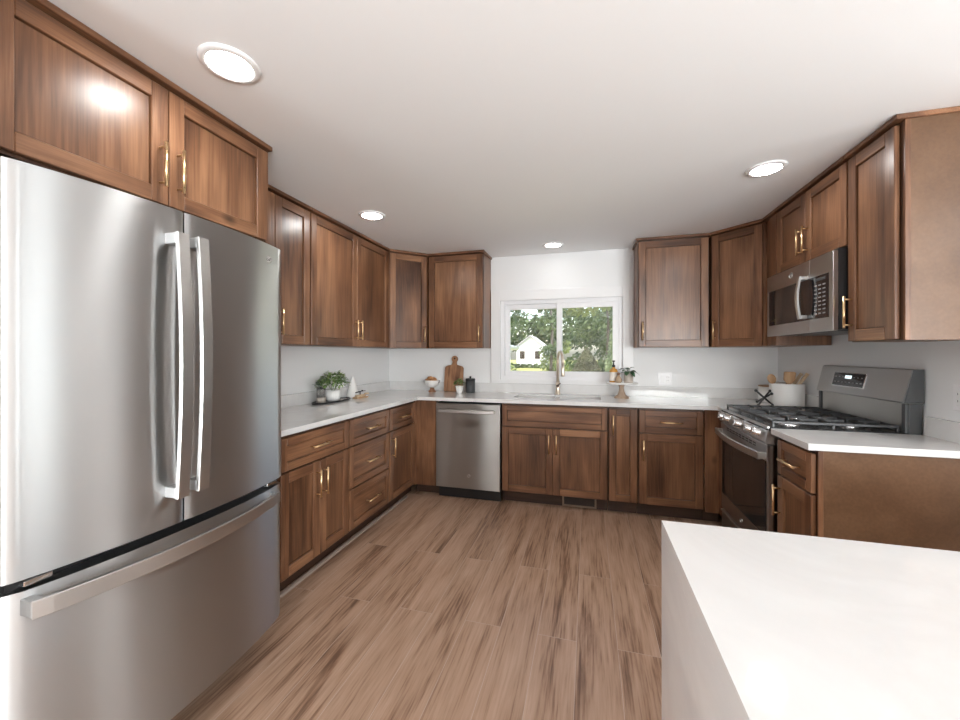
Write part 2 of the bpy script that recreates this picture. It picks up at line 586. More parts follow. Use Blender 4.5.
MB().box(1.06, 2.42, YS - 0.075, YS - 0.070, 0.08, 2.07).box(2.48, 3.84, YS - 0.075, YS - 0.070, 0.08, 2.07).build('pane', M_PANE, d1)
mb = MB()
for y0, y1 in ((-0.95, -0.90), (0.17, 0.23), (1.30, 1.35)):
    mb.box(XFAR + 0.04, XFAR + 0.10, y0, y1, 0.28, 2.22)
mb.box(XFAR + 0.04, XFAR + 0.10, -0.90, 0.17, 0.28, 0.34).box(XFAR + 0.04, XFAR + 0.10, 0.23, 1.30, 0.28, 0.34)
mb.box(XFAR + 0.04, XFAR + 0.10, -0.90, 0.17, 2.16, 2.22).box(XFAR + 0.04, XFAR + 0.10, 0.23, 1.30, 2.16, 2.22)
w2 = struct('window_2', mb, M_VINYL)
MB().box(XFAR + 0.068, XFAR + 0.073, -0.90, 0.17, 0.34, 2.16).box(XFAR + 0.068, XFAR + 0.073, 0.23, 1.30, 0.34, 2.16).build('pane', M_PANE, w2)
mb = MB()
mb.box(XW - 0.10, XW - 0.04, -1.97, -1.91, 0.58, 1.95).box(XW - 0.10, XW - 0.04, -0.99, -0.93, 0.58, 1.95)
mb.box(XW - 0.10, XW - 0.04, -1.91, -0.99, 0.58, 0.64).box(XW - 0.10, XW - 0.04, -1.91, -0.99, 1.89, 1.95)
mb.box(XW - 0.10, XW - 0.04, -1.91, -0.99, 1.24, 1.29)
w3 = struct('added_window_3', mb, M_VINYL)  # unseen window, put in for more light on the ceiling
MB().box(XW - 0.072, XW - 0.068, -1.91, -0.99, 0.64, 1.24).box(XW - 0.072, XW - 0.068, -1.91, -0.99, 1.29, 1.89).build('pane', M_PANE, w3)
struct('baseboard_left', MB().box(XW, XW + 0.014, YS, 0.53, 0, 0.1), M_TRIM)
# thin vinyl shoe strips along the toe kicks
struct('trim_1', MB().prism([(0, 0), (0.016, 0), (0.012, 0.011), (0, 0.016)], 1.66, 3.26, 'y'),
       plain('grey_shoe_strip', (0.30, 0.235, 0.195), 0.4), loc=(-1.612, 0, 0.0))

# window over the sink
mb = MB()
CX0, CX1, CZ0, CZ1 = -0.978, 0.417, 1.0135, 1.973
for a in ((CX0, WX0 + 0.004, CZ0, CZ1), (WX1 - 0.004, CX1, CZ0, CZ1), (WX0 + 0.004, WX1 - 0.004, WZ1 - 0.004, CZ1), (WX0 + 0.004, WX1 - 0.004, CZ0, WZ0 + 0.004)):
    mb.box(a[0], a[1], YN - 0.022, YN - 0.0005, a[2], a[3], 0, 0.0015)
struct('trim_2', mb, M_TRIM, 'flat white casing around the window over the sink', 'window casing')


def ring(mb, x0, x1, z0, z1, y0, y1, t, mi=0, b=0.002):
    mb.box(x0, x0 + t, y0, y1, z0, z1, mi, b).box(x1 - t, x1, y0, y1, z0, z1, mi, b)
    mb.box(x0 + t, x1 - t, y0, y1, z0, z0 + t, mi, b).box(x0 + t, x1 - t, y0, y1, z1 - t, z1, mi, b)
    return mb


mb = ring(MB(), WX0 + 0.001, WX1 - 0.001, WZ0 + 0.001, WZ1 - 0.001, YN + 0.012, YN + 0.09, 0.042)
w1 = struct('window_1', mb, M_VINYL, 'white two-pane sliding window over the sink', 'window')
s1 = ring(MB(), WX0 + 0.043, -0.250, WZ0 + 0.043, WZ1 - 0.043, YN + 0.052, YN + 0.082, 0.05).build('sash', M_VINYL, w1)
s2 = ring(MB(), -0.305, WX1 - 0.043, WZ0 + 0.043, WZ1 - 0.043, YN + 0.018, YN + 0.048, 0.05).build('sash', M_VINYL, w1)
MB().box(WX0 + 0.093, -0.300, YN + 0.065, YN + 0.068, WZ0 + 0.093, WZ1 - 0.093).build('pane', M_PANE, s1)
MB().box(-0.255, WX1 - 0.093, YN + 0.031, YN + 0.034, WZ0 + 0.093, WZ1 - 0.093).build('pane', M_PANE, s2)
MB().box(-0.290, -0.265, YN + 0.008, YN + 0.018, 1.40, 1.46, 0, 0.002).build('latch', M_VINYL, s2)

# ------------------------------------------------------------------ cabinets
RXP = PI / 2
DOORGAP = 0.0025


def pull(parent, cx, cz, vertical, length=0.16, y=0.0):
    """round bar pull on two posts, standing out of the front at local y"""
    m = MB()
    hl = length / 2
    out = 0.032
    if vertical:
        m.tube([(cx, y - out, cz - hl), (cx, y - out, cz + hl)], 0.0058, 12)
        for s in (-1, 1):
            m.tube([(cx, y, cz + s * 0.064), (cx, y - out, cz + s * 0.064)], 0.0042, 10)
    else:
        m.tube([(cx - hl, y - out, cz), (cx + hl, y - out, cz)], 0.0058, 12)
        for s in (-1, 1):
            m.tube([(cx + s * 0.064, y, cz), (cx + s * 0.064, y - out, cz)], 0.0042, 10)
    return m.build('handle', M_BRASS, parent)


def shaker(name, parent, x0, x1, z0, z1, horizontal=False, fr=0.057, t=0.02):
    """five-piece front; the object's origin is the middle of the front"""
    cx, cz = (x0 + x1) / 2, (z0 + z1) / 2
    a, b = (x1 - x0) / 2, (z1 - z0) / 2
    m = MB()
    f = min(fr, a * 0.5, b * 0.5)
    m.box(-a, -a + f, 0, t, -b, b, 0, 0.0024).box(a - f, a, 0, t, -b, b, 0, 0.0024)
    m.box(-a + f, a - f, 0, t, b - f, b, 1, 0.0024).box(-a + f, a - f, 0, t, -b, -b + f, 1, 0.0024)
    # the panel sits back in the frame with a narrow open groove around it
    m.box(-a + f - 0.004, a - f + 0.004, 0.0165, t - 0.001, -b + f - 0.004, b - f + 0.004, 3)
    gv = 0.0036
    m.box(-a + f + gv, a - f - gv, 0.0105, 0.0165, -b + f + gv, b - f - gv, 1 if horizontal else 2)
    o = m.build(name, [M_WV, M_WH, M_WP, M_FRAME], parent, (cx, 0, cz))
    return o


def base_cab(label, x0w, rz, origin, width, layout, depth=0.60, side=None, group='base cabinets', toe=0.075, kick_ends=(0, 0), sink=False, topz=0.8885):
    t = thing('base_cabinet', label, 'cabinet', origin, rz, group)
    g = 0.0015
    m = MB()
    # carcass: box with face frame, from 0.02 behind the door faces
    if sink:      # open above for the bowls
        m.box(g, width - g, 0.041, depth, 0.112, 0.675, 0)
        m.box(g, 0.019, 0.041, depth, 0.675, topz, 0).box(width - 0.019, width - g, 0.041, depth, 0.675, topz, 0)
    else:
        m.box(g, width - g, 0.041, depth, 0.112, topz, 0)
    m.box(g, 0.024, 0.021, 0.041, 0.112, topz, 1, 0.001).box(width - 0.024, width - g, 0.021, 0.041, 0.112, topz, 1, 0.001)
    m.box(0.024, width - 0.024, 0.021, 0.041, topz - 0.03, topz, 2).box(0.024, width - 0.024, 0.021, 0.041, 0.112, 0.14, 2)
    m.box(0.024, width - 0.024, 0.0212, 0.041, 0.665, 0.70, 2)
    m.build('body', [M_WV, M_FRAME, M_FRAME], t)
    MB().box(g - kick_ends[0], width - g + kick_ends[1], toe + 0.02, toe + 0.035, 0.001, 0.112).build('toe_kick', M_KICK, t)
    fronts(t, width, layout)
    return t


def fronts(t, width, layout, rev=0.007):
    for it in layout:
        k = it['k']
        if k == 'drawer':
            xa, xb = it.get('x', (rev, width - rev))
            d = shaker('drawer', t, xa, xb, it['z'][0], it['z'][1], True, fr=it.get('fr', 0.047))
            if it.get('pull', True):
                pull(d, 0, 0, False, 0.16)
        else:
            xa, xb = it.get('x', (rev, width - rev))
            d = shaker('door', t, xa, xb, it['z'][0], it['z'][1], False)
            a, b = (xb - xa) / 2, (it['z'][1] - it['z'][0]) / 2
            hx = it.get('hx')
            if hx is not None:
                px = (a - 0.03) * hx
                pz = it.get('hz', None)
                pz = (pz - (it['z'][0] + it['z'][1]) / 2)
                pull(d, px, pz, True, 0.16)


ZD = (0.118, 0.680)     # doors under drawers
ZR = (0.690, 0.868)     # top drawers
HZB = 0.552
XL, YB, XR = -1.5466, 3.338, 0.965
LEFT = PI / 2
RIGHT = -PI / 2

# left run (front looks to +X); local x runs along +Y
W1 = 0.61
base_cab('wide base cabinet beside the refrigerator, one drawer over two doors', 0, LEFT, (XL, 1.670, 0), W1,
         [dict(k='drawer', z=ZR), dict(k='door', x=(0.007, W1 / 2 - DOORGAP / 2 + 0.01), z=ZD, hx=1, hz=HZB),
          dict(k='door', x=(W1 / 2 + DOORGAP / 2 + 0.01, W1 - 0.007), z=ZD, hx=-1, hz=HZB)])
base_cab('base cabinet of three drawers in the left run', 0, LEFT, (XL, 2.281, 0), 0.550,
         [dict(k='drawer', z=ZR), dict(k='drawer', z=(0.402, 0.680)), dict(k='drawer', z=(0.118, 0.392))])
base_cab('narrow base cabinet next to the inner left corner, drawer over one door', 0, LEFT, (XL, 2.832, 0), 0.480,
         [dict(k='drawer', z=ZR), dict(k='door', z=ZD, hx=-1, hz=HZB)], kick_ends=(0, 0.12))
# filler between the refrigerator panel and the run, and the corner filler
t = thing('corner_filler', 'narrow wood filler closing the inner left corner beside the dishwasher', 'cabinet filler', (XL, 3.338, 0), 0)
MB().box(0.0, 0.195, 0.0, 0.02, 0.10, 0.8885, 0, 0.001).build('panel', M_WV, t)
MB().box(-0.02, 0.0, -0.024, 0.02, 0.10, 0.8885, 0, 0.001).build('return_strip', M_WV, t)
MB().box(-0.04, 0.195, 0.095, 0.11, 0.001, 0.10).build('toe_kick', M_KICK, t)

# back run
base_cab('wide sink base cabinet under the window, false front over two doors', 0, 0, (-0.7345, YB, 0), 0.893,
         [dict(k='drawer', z=ZR, pull=False), dict(k='door', x=(0.007, 0.4455), z=ZD, hx=1, hz=HZB),
          dict(k='door', x=(0.448, 0.886), z=ZD, hx=-1, hz=HZB)], sink=True)
base_cab('very narrow full-height door base cabinet right of the sink base', 0, 0, (0.160, YB, 0), 0.228,
         [dict(k='door', z=(0.118, 0.868), hx=-1, hz=0.739)])
base_cab('base cabinet at the right end of the back run, drawer over one door', 0, 0, (0.389, YB, 0), 0.475,
         [dict(k='drawer', z=ZR), dict(k='door', z=ZD, hx=-1, hz=HZB)])
t = thing('corner_filler', 'wood filler closing the inner right corner beside the range', 'cabinet filler', (0.865, YB, 0), 0)
MB().box(0.0, 0.098, 0.0, 0.02, 0.10, 0.8885, 0, 0.001).build('panel', M_WV, t)
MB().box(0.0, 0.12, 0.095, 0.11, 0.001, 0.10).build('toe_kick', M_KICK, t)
MB().box(0.100, 0.12, -0.150, 0.02, 0.10, 0.8885, 0, 0.001).build('return_strip', M_WV, t)

# near right base cabinet with veneer end panel; local x runs towards the camera (-Y)
cb = base_cab('base cabinet at the free end of the right run, beside the range', 0, RIGHT, (XR, 2.405, 0), 0.335,
              [dict(k='drawer', z=ZR), dict(k='door', z=ZD, hx=-1, hz=HZB)], group='base cabinets')
MB().box(0.335, 0.341, 0.022, 0.628, 0.0, 0.8885, 0).build('end_panel', M_VEN, cb, rz=0)
MB().box(0.329, 0.3425, 0.021, 0.040, 0.0, 0.8885, 0, 0.001).build('stile', M_WV, cb)

# uppers
ZU0, ZU1 = 1.376, 2.300


def upper_cab(label, rz, origin, width, layout, z0=ZU0, depth=0.32, ends=(0, 0), group='wall cabinets', stiles=(0.024, 0.024)):
    t = thing('wall_cabinet', label, 'cabinet', (origin[0], origin[1], z0), rz, group)
    g = 0.001
    h = ZU1 + 0.006 - z0
    m = MB()
    m.box(g, width - g, 0.041, depth, 0.0, h, 0)
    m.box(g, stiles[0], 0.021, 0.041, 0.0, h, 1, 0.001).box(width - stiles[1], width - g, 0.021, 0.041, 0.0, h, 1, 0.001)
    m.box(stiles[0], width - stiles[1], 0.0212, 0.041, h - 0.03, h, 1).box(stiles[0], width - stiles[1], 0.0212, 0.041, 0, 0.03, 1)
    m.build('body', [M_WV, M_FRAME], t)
    MB().box(g - ends[0], width - g + ends[1], -0.014, depth, h + 0.0005, h + 0.0215, 0, 0.002).build('crown', M_WH, t)
    lay = []
    for it in layout:
        it = dict(it); it['z'] = (it['z'][0] - z0, it['z'][1] - z0)
        if it.get('hz') is not None: it['hz'] = it['hz'] - z0
        lay.append(it)
    fronts(t, width, lay)
    return t


XU, YU, XRU = -1.8435, 3.642, 1.266
ZUD = (ZU0 + 0.004, ZU1 - 0.004)
HZU = 1.515
upper_cab('two-door wall cabinet half hidden behind the refrigerator cabinet', LEFT, (XU, 1.640), 0.627,
          [dict(k='door', x=(0.007, 0.309), z=ZUD, hx=1, hz=HZU), dict(k='door', x=(0.3125, 0.620), z=ZUD, hx=-1, hz=HZU)])
upper_cab('wide two-door wall cabinet in the middle of the left wall', LEFT, (XU, 2.268), 1.092,
          [dict(k='door', x=(0.007, 0.557), z=ZUD, hx=1, hz=HZU), dict(k='door', x=(0.5605, 1.085), z=ZUD, hx=-1, hz=HZU)])
upper_cab('one-door wall cabinet just left of the window', 0, (-1.560, YU), 0.577,
          [dict(k='door', x=(0.009, 0.570), z=ZUD, hx=1, hz=HZU)], ends=(0, 0.014))
upper_cab('one-door wall cabinet just right of the window', 0, (0.420, YU), 0.562,
          [dict(k='door', x=(0.008, 0.553), z=ZUD, hx=-1, hz=HZU)], ends=(0.014, 0))


def corner_cab(label, a, b, poly, hside, knobside=None):
    """five-sided corner wall cabinet, diagonal face from a to b (door faces)"""
    ax, ay = a; bx, by = b
    dx, dy = bx - ax, by - ay
    Ld = math.hypot(dx, dy)
    ang = math.atan2(dy, dx)
    t = thing('corner_wall_cabinet', label, 'cabinet', (ax, ay, ZU0), ang, 'wall cabinets')
    ca, sa = math.cos(-ang), math.sin(-ang)

    def loc(p):
        x, y = p[0] - ax, p[1] - ay
        return (x * ca - y * sa, x * sa + y * ca)
    h = ZU1 + 0.006 - ZU0
    pts = [loc(p) for p in poly]
    m = MB().prism([(0.004, 0.021), (Ld - 0.004, 0.021)] + pts, 0, h, 'z')
    m.build('body', [M_WV], t)
    MB().prism([(-0.006, -0.014), (Ld + 0.006, -0.014)] + pts, h + 0.0005, h + 0.0215, 'z').build('crown', M_WH, t)
    zz = (0.004, ZU1 - 0.004 - ZU0)
    d = shaker('door', t, 0.010, Ld - 0.010, *zz)
    pull(d, (Ld / 2 - 0.01 - 0.03) * hside, HZU - ZU0 - (zz[0] + zz[1]) / 2, True, 0.16)
    return t


corner_cab('diagonal corner wall cabinet in the back left corner', (XU, 3.364), (-1.563, YU),
           [(-1.563, 3.955), (-2.16, 3.955), (-2.16, 3.364)], 1)
corner_cab('diagonal corner wall cabinet in the back right corner', (0.985, YU), (XRU, 3.364),
           [(1.59, 3.364), (1.59, 3.955), (0.985, 3.955)], -1)

# right wall uppers (local x towards the camera)
t = thing('filler_cabinet', 'narrow wood filler between right corner cabinet and the microwave', 'cabinet filler', (XRU, 3.362, ZU0), RIGHT)
MB().box(0, 0.20, 0.021, 0.32, 0, ZU1 + 0.006 - ZU0, 0, 0.001).build('body', M_WV, t)
MB().box(0.09, 0.20, 0.0, 0.0205, 0, ZU1 - ZU0, 0, 0.001).build('stile', M_WV, t)
MB().box(0, 0.20, -0.014, 0.32, ZU1 + 0.0065 - ZU0, ZU1 + 0.0275 - ZU0, 0, 0.002).build('crown', M_WH, t)
upper_cab('short two-door wall cabinet right above the microwave', RIGHT, (XRU, 3.160), 0.762,
          [dict(k='door', x=(0.007, 0.369), z=(1.872, ZUD[1]), hx=1, hz=2.003), dict(k='door', x=(0.3725, 0.755), z=(1.872, ZUD[1]), hx=-1, hz=2.003)], z0=1.864)
eu = upper_cab('tall one-door wall cabinet at the free end of the right wall', RIGHT, (XRU, 2.396), 0.336,
               [dict(k='door', x=(0.007, 0.316), z=ZUD, hx=-1, hz=1.525)], ends=(0, 0.016))
MB().box(0.336, 0.342, 0.022, 0.32, 0, ZU1 + 0.006 - ZU0).build('end_panel', M_VEN, eu)
MB().box(0.330, 0.3435, 0.0205, 0.040, 0, ZU1 + 0.006 - ZU0, 0, 0.001).build('stile', M_WV, eu)

# refrigerator surround
fc = upper_cab('deep two-door cabinet above the refrigerator', LEFT, (-1.500, 0.600), 0.945,
               [dict(k='door', x=(0.020, 0.4775), z=(1.866, ZUD[1]), hx=1, hz=2.003), dict(k='door', x=(0.481, 0.936), z=(1.866, ZUD[1]), hx=-1, hz=2.003)],
               z0=1.857, depth=0.665, ends=(0, 0.014))
t = thing('refrigerator_surround', 'tall wood side panel between refrigerator and left cabinets', 'cabinet panel', (-1.50, 1.548, 0), LEFT)
MB().box(0, 0.018, 0.022, 0.665, 0, ZU0, 0, 0.001).box(0, 0.018, 0.022, 0.665, ZU0, ZU1 + 0.026, 0, 0.001).build('panel', M_WV, t)
MB().box(0.020, 0.090, 0.362, 0.40, ZU0, ZU1 + 0.026, 0, 0.001).build('upper_filler', M_WV, t)
MB().box(0.020, 0.119, 0.066, 0.09, 0.1, 0.876, 0, 0.001).build('lower_filler', M_WV, t)
t = thing('refrigerator_surround', 'tall wood side panel at the near left side of refrigerator', 'cabinet panel', (-1.50, 0.560, 0), LEFT)
MB().box(0, 0.018, -0.08, 0.665, 0, ZU1 + 0.026, 0, 0.001).build('panel', M_WV, t)

# ------------------------------------------------------------------ countertops and upstands
CT0, CT1 = 0.8895, 0.920
t = thing('countertop', 'white quartz L-shaped countertop with undermount sink opening', 'countertop', (0, 0, 0))
SX0, SX1, SY0, SY1 = -0.665, 0.112, 3.52, 3.80
xe, yf = -1.5216, 3.313
m = MB()
m.box(XW + 0.001, xe, 1.570, yf, CT0, CT1)
m.box(XW + 0.001, SX0, yf, YN - 0.001, CT0, CT1)
m.box(SX1, XE - 0.001, yf, YN - 0.001, CT0, CT1)
m.box(SX0, SX1, yf, SY0, CT0, CT1).box(SX0, SX1, SY1, YN - 0.001, CT0, CT1)
m.box((SX0 + SX1) / 2 - 0.02, (SX0 + SX1) / 2 + 0.02, SY0, SY1, CT0, CT1 - 0.012)
m.box(0.945, XE - 0.001, 3.178, yf, CT0, CT1)
bmesh.ops.remove_doubles(m.bm, verts=m.bm.verts, dist=0.0002)
m.build('slab', M_QUARTZ, t)
m = MB()
m.box(XW + 0.001, XW + 0.021, 1.570, YN - 0.021, CT1 + 0.0003, 1.012)
m.box(XW + 0.001, XE - 0.001, YN - 0.021, YN - 0.001, CT1 + 0.0003, 1.012)
m.box(XE - 0.021, XE - 0.001, 3.20, YN - 0.021, CT1 + 0.0003, 1.012)
m.build('backsplash', M_QUARTZ, t)
t2 = thing('countertop', 'short white quartz countertop at the free end of the right run', 'countertop', (0, 0, 0))
MB().box(0.940, XE - 0.001, 2.046, 2.412, CT0, CT1, 0, 0.0015).build('slab', M_QUARTZ, t2)
MB().box(XE - 0.021, XE - 0.001, 2.046, 2.405, CT1 + 0.0003, 1.012, 0, 0.001).build('backsplash', M_QUARTZ, t2)

# sink
t = thing('kitchen_sink', 'white undermount double-bowl sink below the window', 'sink', (0, 0, 0))
xm = (SX0 + SX1) / 2
for (a, b) in ((SX0 - 0.006, xm - 0.012), (xm + 0.012, SX1 + 0.006)):
    m = MB()
    y0, y1, zb, zt, k = SY0 - 0.006, SY1 + 0.006, 0.69, CT0 - 0.001, 0.008
    m.box(a, b, y0, y1, zb, zb + k).box(a, a + k, y0, y1, zb + k, zt).box(b - k, b, y0, y1, zb + k, zt)
    m.box(a + k, b - k, y0, y0 + k, zb + k, zt).box(a + k, b - k, y1 - k, y1, zb + k, zt)
    bo = m.build('bowl', M_SINK, t)
    MB().lathe([(0, 0.012), (0.03, 0.012), (0.045, 0.014), (0.048, 0.0085)], ((a + b) / 2, (y0 + y1) / 2, zb), 24).build('drain', M_CHROME, bo)

# ------------------------------------------------------------------ island
t = thing('island', 'white quartz waterfall island in the right foreground', 'kitchen island', (0, 0, 0))
IX0, IX1, IY0, IY1 = 0.1715, 2.35, 0.06, 1.022
MB().box(IX0, IX1, IY0, IY1, 0.874, 0.914, 0, 0.0).build('countertop', M_QUARTZ, t)
MB().box(IX0, IX0 + 0.04, IY0, IY1, 0.001, 0.8739, 0, 0.0).build('waterfall_side', M_QUARTZ, t)
m = MB()
m.box(IX0 + 0.042, IX1 - 0.04, IY0 + 0.26, IY1 - 0.02, 0.10, 0.8735, 0)
m.box(IX0 + 0.042, IX1 - 0.04, IY0 + 0.28, IY1 - 0.09, 0.001, 0.10, 1)
m.build('cabinet_body', [M_WV, M_KICK], t)
n = 4
wi = (IX1 - 0.04 - IX0 - 0.042) / n
for i in range(n):
    d = shaker('door', t, IX0 + 0.042 + i * wi + 0.005, IX0 + 0.042 + (i + 1) * wi - 0.005, 0.115, 0.865)
    d.rotation_euler = (0, 0, PI)
    d.location.y = IY1
    pull(d, (wi / 2 - 0.04) * (1 if i % 2 else -1), 0.20, True)

# ------------------------------------------------------------------ refrigerator (local x = +Y, front towards -y local)
FY0, FW = 0.590, 0.884
fr = thing('refrigerator', 'stainless french-door refrigerator with bottom freezer drawer', 'refrigerator', (-1.305, FY0, 0), LEFT)


def arc(x):       # overall bow of the fronts: 0 at the middle, back at the outer edges
    u = (x / FW) * 2 - 1
    return 0.050 * abs(u) ** 2.3


def front_panel(name, x0, x1, z0, z1, rl, rr_):
    pts = []
    n = 26
    for i in range(n + 1):
        x = x0 + (x1 - x0) * i / n
        y = arc(x)
        e = 0.012 if name != 'door' else 0.005
        if rl and x - x0 < e: y += e - math.sqrt(max(0, e * e - (e - (x - x0)) ** 2))
        if rr_ and x1 - x < e: y += e - math.sqrt(max(0, e * e - (e - (x1 - x)) ** 2))
        pts.append((x, y))
    pts += [(x1, 0.115), (x0, 0.115)]
    m = MB()
    m.prism(pts, z0, z1, 'z', 0, True)
    o = m.build(name, M_STEEL, fr)
    try:
        o.data.set_sharp_from_angle(angle=math.radians(35))
    except Exception:
        pass
    return o


seam = FW / 2 - 0.042
dl = front_panel('door', 0.0, seam - 0.0025, 0.757, 1.792, True, True)
dr = front_panel('door', seam + 0.0025, FW, 0.757, 1.792, True, True)
dw_ = front_panel('freezer_drawer', 0.0, FW, 0.128, 0.728, True, True)
MB().box(0.008, FW - 0.008, 0.117, 0.79, 0.09, 1.775, 0, 0.004).build('body', M_GREYSIDE, fr)
MB().box(0.02, FW - 0.02, 0.20, 0.24, 0.002, 0.0895, 0).build('kick_grille', M_BLACK, fr)
MB().box(0.012, FW - 0.012, 0.07, 0.116, 0.7285, 0.7565, 0).build('gasket', M_BLACK, fr)
for xx in (0.035, FW - 0.09):
    MB().box(xx, xx + 0.055, 0.045, 0.068, 0.735, 0.75, 0, 0.002).build('hinge', M_CHROME, fr)


def bar_handle_v(parent, x0, x1, z0, z1):
    xc = (x0 + x1) / 2
    m = MB()
    pts = []
    for i in range(17):
        u = i / 16
        pts.append((xc, -0.046 - 0.018 * math.sin(PI * u), z0 + (z1 - z0) * u))
    m.bar(pts, x1 - x0, 0.014, 0, (1, 0, 0), 0.002)
    yb = arc(xc)
    m.box(x0, x1, -0.043, yb + 0.004, z0 + 0.001, z0 + 0.035, 1, 0.002)
    m.box(x0, x1, -0.043, yb + 0.004, z1 - 0.035, z1 - 0.001, 1, 0.002)
    m.build('handle', [M_STEELH, M_STEEL], parent)


bar_handle_v(dl, seam - 0.062, seam - 0.024, 0.855, 1.705)
bar_handle_v(dr, seam + 0.006, seam + 0.044, 0.858, 1.708)
m = MB()
pts = []
for i in range(25):
    u = i / 24
    x = 0.03 + (FW - 0.100) * u
    pts.append((x, 0.004 - 0.062 * math.sin(PI * u) ** 0.8 if 0 < u < 1 else 0.004, 0.690))
m.bar(pts, 0.046, 0.014, 0, (0, 0, 1), 0.002)
for xa, xb in ((0.028, 0.052), (FW - 0.092, FW - 0.068)):
    m.box(xa, xb, 0.002, arc(xa) + 0.02, 0.669, 0.711, 1, 0.002)
m.build('handle', [M_STEELH, M_STEEL], dw_)


def emblem(parent, x, y, z, r, rot=(PI / 2, 0, 0), cols=(M_STEELH, M_GREYSIDE)):
    """round badge: rim, disc and the two script letters"""
    o = MB().lathe([(0, 0.002), (r * 0.84, 0.002), (r * 0.88, 0.004), (r, 0.003), (r, 0)], (0, 0, 0), 32, 0, False).build('badge', cols[0], parent, (x, y, z), rot=rot)
    o['label'] = 'round metal badge with two letters'
    cu = bpy.data.curves.new('badge_letters', 'FONT')
    cu.body = 'GE'
    cu.size = r * 1.05
    cu.align_x = 'CENTER'; cu.align_y = 'CENTER'
    cu.extrude = 0.0006
    cu.shear = 0.3
    cu.materials.append(cols[1])
    q = bpy.data.objects.new('badge_letters', cu)
    C.objects.link(q)
    me = bpy.data.meshes.new_from_object(q)
    me.name = 'badge_letters'
    bpy.data.objects.remove(q)
    q = bpy.data.objects.new('badge_letters', me)
    C.objects.link(q)
    q.parent = o
    q.location = (0, 0, 0.0027)
    return o


emblem(dr, 0.780, arc(0.780) - 0.0002, 1.725, 0.017, (PI / 2, 0, -0.2))

# ------------------------------------------------------------------ dishwasher
dw = thing('dishwasher', 'stainless dishwasher with a bar handle between corner filler and sink cabinet', 'dishwasher', (-1.346, 3.318, 0), 0)
MB().box(0.004, 0.604, 0.045, 0.58, 0.10, 0.872).build('body', M_BLACK, dw)
dd = MB().box(0.004, 0.604, 0.0, 0.043, 0.108, 0.868, 0, 0.004).build('door', M_STEELD, dw)
m = MB()
pts = [(0.05 + 0.508 * i / 20, -0.048 - 0.008 * math.sin(PI * i / 20), 0.807) for i in range(21)]
m.bar(pts, 0.030, 0.014, 0, (0, 0, 1), 0.003)
m.box(0.046, 0.062, -0.048, 0.002, 0.794, 0.820, 0, 0.002).box(0.546, 0.562, -0.048, 0.002, 0.794, 0.820, 0, 0.002)
m.build('handle', M_STEELH, dd)
MB().box(0.012, 0.596, 0.060, 0.075, 0.003, 0.098).build('toe_panel', M_BLACK, dw)
emblem(dd, 0.318, -0.0002, 0.225, 0.014)

# floor register in the toe kick
v = thing('floor_vent', 'small metal vent grille in the toe kick under the sink cabinet', 'vent', (-0.215, 3.4315, 0.004), 0)
ring(MB(), 0, 0.285, 0, 0.098, -0.006, 0, 0.016, 0, 0.001).build('frame', plain('bronze_paint', (0.24, 0.17, 0.12), 0.4, 0.4), v)
MB().box(0.016, 0.269, -0.002, 0, 0.016, 0.082).build('backing', M_BLACK, v)
m = MB()
for i in range(7):
    m.box(0.016, 0.269, -0.005, -0.003, 0.022 + i * 0.009, 0.0245 + i * 0.009)
m.build('slats', plain('bronze_slats', (0.09, 0.055, 0.035), 0.4, 0.4), v)

# ------------------------------------------------------------------ range (local x towards camera from far side, front to -y local)
RW = 0.752
rg = thing('gas_range', 'stainless freestanding gas range with five knobs and black grates', 'range', (0.930, 3.172, 0), RIGHT)
MB().box(0.0, RW, 0.052, 0.655, 0.03, 0.900, 0, 0.002).build('body', M_GREYSIDE, rg)
for xx in (0.03, RW - 0.06):
    for yy in (0.10, 0.58):
        MB().lathe([(0, 0), (0.018, 0), (0.018, 0.03), (0, 0.03)], (xx + 0.015, yy, 0.0), 12).build('foot', M_BLACK, rg)
od = MB().box(0.002, RW - 0.002, 0.0, 0.050, 0.215, 0.825, 0, 0.003).build('oven_door', M_STEELD, rg)
MB().box(0.020, RW - 0.020, -0.003, 0.002, 0.325, 0.775, 0, 0.001).build('window', M_DARKGLASS, od)
MB().box(0.002, RW - 0.002, -0.0045, 0.010, 0.738, 0.826, 0, 0.002).build('door_top', M_STEEL, od)
m = MB()
for i in range(9):
    x = 0.13 + i * 0.055
    m.box(x, x + 0.038, -0.006, -0.004, 0.790, 0.797).box(x, x + 0.038, -0.006, -0.004, 0.803, 0.810)
m.build('vent_slots', M_BLACK, od)
m = MB()
pts = [(0.012 + (RW - 0.024) * i / 24, -0.038 - 0.030 * math.sin(PI * i / 24), 0.766) for i in range(25)]
m.bar(pts, 0.040, 0.014, 0, (0, 0, 1), 0.003)
m.box(0.010, 0.034, -0.040, 0.0, 0.748, 0.784, 0, 0.002).box(RW - 0.034, RW - 0.010, -0.040, 0.0, 0.748, 0.784, 0, 0.002)
m.build('handle', M_STEELH, od)
emblem(od, 0.376, -0.0002, 0.268, 0.014)
st = MB().box(0.002, RW - 0.002, 0.002, 0.050, 0.035, 0.205, 0, 0.003).build('storage_drawer', M_STEELD, rg)
MB().box(0.002, RW - 0.002, -0.005, 0.004, 0.188, 0.203, 0, 0.002).build('drawer_grip', M_STEELH, st)
m = MB().prism([(0.0, 0.832), (-0.012, 0.842), (0.002, 0.915), (0.075, 0.915), (0.075, 0.832)], 0.0, RW, 'x')
cp = m.build('control_panel', M_STEELH, rg)
